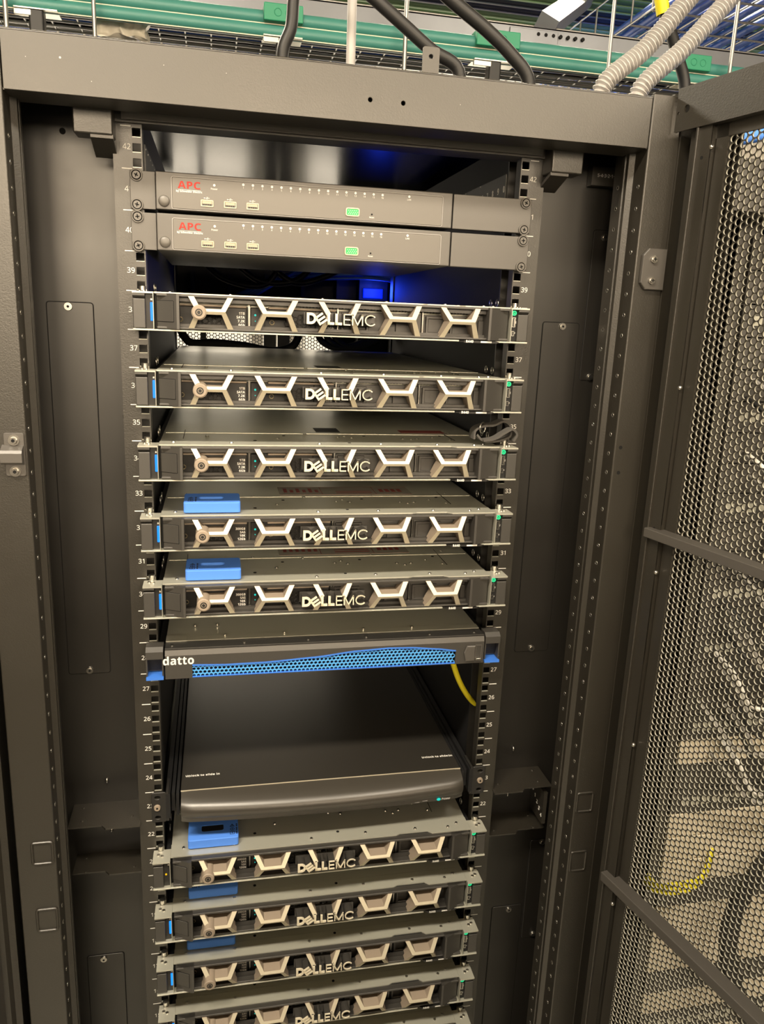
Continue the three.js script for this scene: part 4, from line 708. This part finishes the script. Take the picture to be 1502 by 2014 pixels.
{ // cables at the back of the rack
  const Z = -0.72;
  tag(obj('power_cable', [tube([pix(350, 640, Z), pix(372, 672, Z), pix(420, 674, Z), pix(480, 680, Z), pix(540, 690, Z), pix(578, 678, Z), pix(592, 640, Z)], 0.0085, 60, 10)], M.rubber), 'thick black cable sagging across the bright rear mesh', 'cable');
  for (let i = 0; i < 3; i++) tag(obj('power_cable', [tube([pix(622 + i * 14, 640, Z), pix(630 + i * 16, 668, Z), pix(660 + i * 15, 684, Z), pix(720 + i * 10, 670, Z), pix(760, 640, Z)], 0.007, 40, 8)], M.rubber), 'black cable looping beside the blue bundle at the back of the rack', 'cable', 'black rear cables');
  for (let i = 0; i < 3; i++) tag(obj('power_cable', [tube([pix(400 + i * 60, 515, Z + 0.1), pix(440 + i * 70, 548 + i * 4, Z + 0.1), pix(520 + i * 60, 560 - i * 8, Z + 0.1), pix(560 + i * 70, 510, Z + 0.1)], 0.006, 40, 8)], M.rubber), 'black cable drooping behind the empty unit 39', 'cable', 'black cables behind unit 39');
  for (let i = 0; i < 16; i++) tag(obj('network_cable', [tube([pix(440 + i * 3, 590, Z - 0.04), pix(520 + i * 6, 560 - i * 2.6, Z - 0.05), pix(650, 548 - i * 2.4, Z - 0.05 - (i % 3) * 0.012), pix(780 - i * 2, 556 - i * 2.4, Z - 0.04), pix(846 - i * 4, 600 - i, Z - 0.03), pix(850 - i * 4, 800, Z - 0.03)], 0.0034, 50, 7)], M.blueCable), 'blue network cable in the bundle arching behind unit 39', 'cable', 'blue cables in the rear bundle');
  const lm = thing('power_strip', 'dark rear power strip with glowing blue display', 'power strip', [0, 0, 0]);
  const a = pix(735, 578, -0.8);
  obj('strip_body', [bx(a.x - 0.03, a.x + 0.035, 1.1, 1.85, -0.86, -0.82)], M.black, lm);
  const dsp = obj('display', [rbx(a.x - 0.022, a.x + 0.024, a.y - 0.010, a.y + 0.012, -0.82, -0.815, 0.002)], M.ledDeep, lm, { label: 'glowing blue display' });
  const b = pix(757, 541, -0.8); obj('indicator', [rbx(b.x - 0.014, b.x + 0.016, b.y - 0.004, b.y + 0.005, -0.82, -0.815, 0.001)], M.ledDeep, lm);
  const pl = new THREE.PointLight(L(0.02, 0.06, 1.0), 0.03); pl.name = 'display_light'; pl.position.set(a.x, a.y + 0.005, -0.79); pl.castShadow = true; lm.add(pl);
}

// ------------------------------------------------------------------ overhead services
for (const [y, label] of [[2.2285, 'teal pipe over the cabinet, the lower of a pair'], [2.2495, 'teal pipe over the cabinet, the upper of a pair']]) {
  const t = thing('overhead_pipe', label, 'pipe', [0, y, -0.6], 'teal overhead pipes');
  obj('pipe', [cylX(-2.2, 2.2, 0, 0, 0.0118, 24)], M.teal, t);
  obj('seam_strip', [bx(-2.2, 2.2, -0.0113, -0.0098, 0.004, 0.0065)], M.cream, t);
}
for (const [x0, x1] of [[-0.475, -0.405], [-0.058, 0.012], [0.338, 0.424], [0.772, 0.830]]) {
  const xm = (x0 + x1) / 2;
  const t = thing('pipe_clamp', 'green clamp gripping the teal pipes with a black plug below', 'clamp', [xm, 2.22, -0.6], 'green pipe clamps');
  const w = (x1 - x0) / 2;
  obj('clamp_body', [rbx(-w, w, 0.020, 0.0485, 0.006, 0.022, 0.002), rbx(-w, w, 0.006, 0.0485, -0.02, 0.004, 0.002)], M.tealDark, t);
  for (const d of [-0.010, 0.010]) obj('dimple', [new THREE.TorusGeometry(0.0062, 0.0008, 6, 18).translate(d, 0.034, 0.022)], M.tealDark, t);
  obj('saddle_plate', [rbx(-w, -w * 0.2, -0.012, -0.003, 0.004, 0.012, 0.001), rbx(-w, w, -0.0025, 0.0, -0.03, 0.014, 0.0005)], M.galv, t);
  obj('plug', [rbx(-0.012, 0.012, -0.045, 0.0, -0.014, 0.012, 0.004, 3)], M.rubber, t);
}
{
  const t = thing('strut_channel', 'long galvanised strut channel above the teal pipes', 'channel', [0, 2.268, -0.66]);
  obj('channel', [bx(-2.4, 2.4, 0, 0.041, -0.002, 0), bx(-2.4, 2.4, 0, 0.002, -0.041, 0), bx(-2.4, 2.4, 0.039, 0.041, -0.041, 0), rbx(-2.4, 2.4, -0.001, 0.006, -0.002, 0.004, 0.001)], M.strut, t);
  const p = pix(1085, 68, -0.66); const jp = obj('splice_plate', [rbx(p.x - 0.09, p.x + 0.012, 0.004, 0.036, 0.0, 0.004, 0.001)], M.strut, t);
  for (let i = 0; i < 7; i++) obj('bolt_hole', [cylZ(p.x - 0.03 + i * 0.016, 0.028, -0.001, 0.0046, 0.0036, 10)], M.hole, jp);
}
{ const a = pix(1072, 52, -0.68), b = pix(1160, -12, -1.25), d = b.clone().sub(a), g = bx(-0.0205, 0.0205, 0, d.length(), -0.02, 0.02); g.applyQuaternion(new THREE.Quaternion().setFromUnitVectors(V(0, 1, 0), d.normalize())); tag(obj('diagonal_strut', [g.translate(a.x, a.y, a.z)], M.strut), 'galvanised strut arm running back from the channel', 'channel'); }
for (const [px, py, z, r] of [[12, 40, -0.56, 0.004], [186, 60, -0.56, 0.0035], [795, 120, -0.56, 0.004], [1197, 120, -0.5, 0.0035], [1437, 120, -0.56, 0.004]]) { const p = pix(px, py, z); tag(obj('threaded_rod', [cylY(p.x, 2.05, CEIL, z, r, 10)], M.wire), 'thin steel hanger rod dropping from the ceiling', 'rod', 'hanger rods'); }
{ // wire baskets
  const g = []; const y = 2.262;
  for (let i = 0; i < 8; i++) g.push(cylX(-2, 2, y, -0.70 - i * 0.028, 0.0022, 6));
  for (let x = -1.2; x < 1.4; x += 0.05) g.push(rod(V(x, y + 0.002, -0.69), V(x + 0.0, y + 0.002, -0.93), 0.0022, 6));
  for (const h of [0.03, 0.06]) { g.push(cylX(-2, 2, y + h, -0.695, 0.0022, 6)); g.push(cylX(-2, 2, y + h, -0.93, 0.0022, 6)); }
  const t = thing('wire_basket', 'steel wire basket tray running along behind the teal pipes', 'cable tray'); obj('wires', g, M.wire, t, { kind: 'stuff' });
  for (let i = 0; i < 10; i++) tag(obj('network_cable', [tube([[-2, y + 0.012 + (i % 2) * 0.009, -0.72 - i * 0.018], [-1, y + 0.011 + (i % 3) * 0.006, -0.725 - i * 0.018], [0, y + 0.012, -0.72 - i * 0.018], [1, y + 0.014 + (i % 2) * 0.006, -0.715 - i * 0.018], [2, y + 0.012, -0.72 - i * 0.018]], 0.0048, 40, 7)], i % 4 === 1 ? M.blueCable : i % 3 ? M.grayCable : M.rubber), (i % 4 === 1 ? 'blue' : i % 3 ? 'grey' : 'black') + ' cable lying in the basket behind the teal pipes', 'cable', (i % 4 === 1 ? 'blue' : i % 3 ? 'grey' : 'black') + ' cables in the rear basket');
  // second basket with blue cables running front to back over the right side
  const h = [], yb = 2.46, x0 = 0.86, x1 = 1.5;
  for (let i = 0; i <= 10; i++) h.push(rod(V(x0 + (x1 - x0) * i / 10, yb, -0.3), V(x0 + (x1 - x0) * i / 10, yb, -2.3), 0.0025, 6));
  for (let z = -0.3; z > -2.3; z -= 0.1) { h.push(cylX(x0, x1, yb - 0.003, z, 0.0025, 6)); h.push(cylY(x0, yb, yb + 0.1, z, 0.0025, 6)); h.push(cylY(x1, yb, yb + 0.1, z, 0.0025, 6)); }
  h.push(rod(V(x0, yb + 0.1, -0.3), V(x0, yb + 0.1, -2.3), 0.0025, 6), rod(V(x1, yb + 0.1, -0.3), V(x1, yb + 0.1, -2.3), 0.0025, 6));
  const t2 = thing('wire_basket', 'steel wire basket tray full of blue cables running front to back', 'cable tray'); obj('wires', h, M.wire, t2, { kind: 'stuff' });
  for (let i = 0; i < 26; i++) { const x = x0 + 0.02 + i * 0.0235; if (i === 17 || i === 18) continue; const j = () => (rnd() - 0.5) * 0.02; tag(obj('network_cable', [tube([[x + j(), yb + 0.016, -0.35], [x + j(), yb + 0.014 + rnd() * 0.01, -0.9], [x + j(), yb + 0.016, -1.5], [x + j(), yb + 0.015, -2.3]], 0.0085, 24, 7)], M.blueCable), 'blue network cable in the front to back basket', 'cable', 'blue cables in the front to back basket'); }
}
for (let i = 0; i < 12; i++) { // ribs of green trays further back
  const t = obj('tray_channel', [cylX(-2.5, 2.5, 2.585, -1.10 - i * 0.045, 0.0165, 12), bx(-2.5, 2.5, 2.566, 2.569, -1.104 - i * 0.045, -1.096 - i * 0.045)], [4, 5].includes(i) ? M.navy : M.greenTray);
  tag(t, [4, 5].includes(i) ? 'dark navy conduit among the green ones above the rear aisle' : 'pale green conduit above the rear aisle', 'conduit', [4, 5].includes(i) ? 'navy conduits' : 'pale green conduits');
}
for (let i = 0; i < 9; i++) tag(obj('wall_board', [rbx(-1.6 + i * 0.42, -1.2 + i * 0.42, 2.56, 2.78, -1.78, -1.72, 0.004)], M.cardboard), 'brown board panel fixed behind the strut channel', 'panel', 'brown board panels');
{ // crumpled plastic wrap hanging out of the basket
  const a = pix(187, 38, -0.63), b = pix(292, 72, -0.63), g = new THREE.BoxGeometry(b.x - a.x, 0.055, 0.03, 24, 12, 6), p = g.attributes.position;
  for (let i = 0; i < p.count; i++) { const x = p.getX(i), y = p.getY(i), z = p.getZ(i), k = y < 0 ? -y * 0.25 : 0; p.setXYZ(i, x + 0.004 * Math.sin(y * 160 + z * 90) - Math.sign(x) * k * 0.6, y + 0.003 * Math.sin(x * 130 + z * 200) + (y < 0 ? (0.008 * Math.sin((x + 0.05) * 30)) : 0), z + 0.004 * Math.sin(x * 90 + y * 240) + 0.002 * Math.sin(x * 310)); }
  g.computeVertexNormals(); tag(obj('plastic_wrap', [g.translate((a.x + b.x) / 2, (a.y + b.y) / 2 + 0.01, -0.645)], M.wrap), 'crumpled whitish plastic wrap hanging below the teal pipes', 'wrap');
}
{
  const up = (pts, z) => pts.map(([x, y, dz = 0]) => pix(x, y, z + dz));
  const dn = (pts, z) => { const q = up(pts, z); const e = q[q.length - 1]; q.push(V(e.x + 0.004, 1.995, e.z - 0.004)); return q; };
  tag(obj('power_cable', [tube(dn([[598, -160], [585, -70], [577, 0], [572, 55], [556, 100]], -0.12), 0.0078, 40, 12)], M.rubber), 'black cable dropping in front of a green clamp into the roof', 'cable');
  tag(obj('power_cable', [tube(dn([[640, -90], [735, -4], [800, 55], [850, 100], [900, 136]], -0.08), 0.0082, 40, 12)], M.rubber), 'black cable slanting down behind the small black roof tab', 'cable');
  tag(obj('power_cable', [tube(dn([[780, -100], [885, -2], [960, 62], [1005, 108], [1038, 155]], -0.12), 0.0090, 40, 12)], M.rubber), 'black cable slanting down in front of a green clamp beyond the roof tab', 'cable');
  const wp = pix(691, 60, -0.15); tag(obj('thin_pipe', [cylY(wp.x, 1.992, CEIL, -0.15, 0.0062, 16)], M.conduit), 'thin vertical off white pipe rising from the roof', 'pipe');
  for (const [a, b, c, d, label] of [[[1420, -80], [1350, 2], [1270, 95], [1183, 176], 'ribbed white flexible conduit rising from the roof, the one nearer to the thin pipe'], [[1500, -80], [1425, 8], [1345, 95], [1255, 184], 'ribbed white flexible conduit rising from the roof, the one nearer to the door']]) {
    const cv = new THREE.CatmullRomCurve3(dn([a, b, c, d], -0.1));
    const nr = 52; tag(obj('flexible_conduit', [tubeVar(cv, nr * 6, 14, (t) => 0.0110 + 0.0022 * Math.sin(t * nr * Math.PI * 2))], M.conduit), label, 'conduit', 'ribbed white conduits');
  }
  const yc = thing('power_cable', 'black cable with a yellow tag sleeve crossing behind the ribbed conduits', 'cable');
  obj('cable', [tube(dn([[1290, -90], [1301, 0], [1318, 60], [1332, 110], [1346, 168]], -0.2), 0.0085, 40, 12)], M.rubber, yc);
  obj('yellow_sleeve', [tube(up([[1291, -80], [1296, -30], [1304, 28]], -0.2), 0.0098, 20, 14)], M.yellow, yc, { label: 'yellow sleeve' });
}

renderer.render(scene, camera);
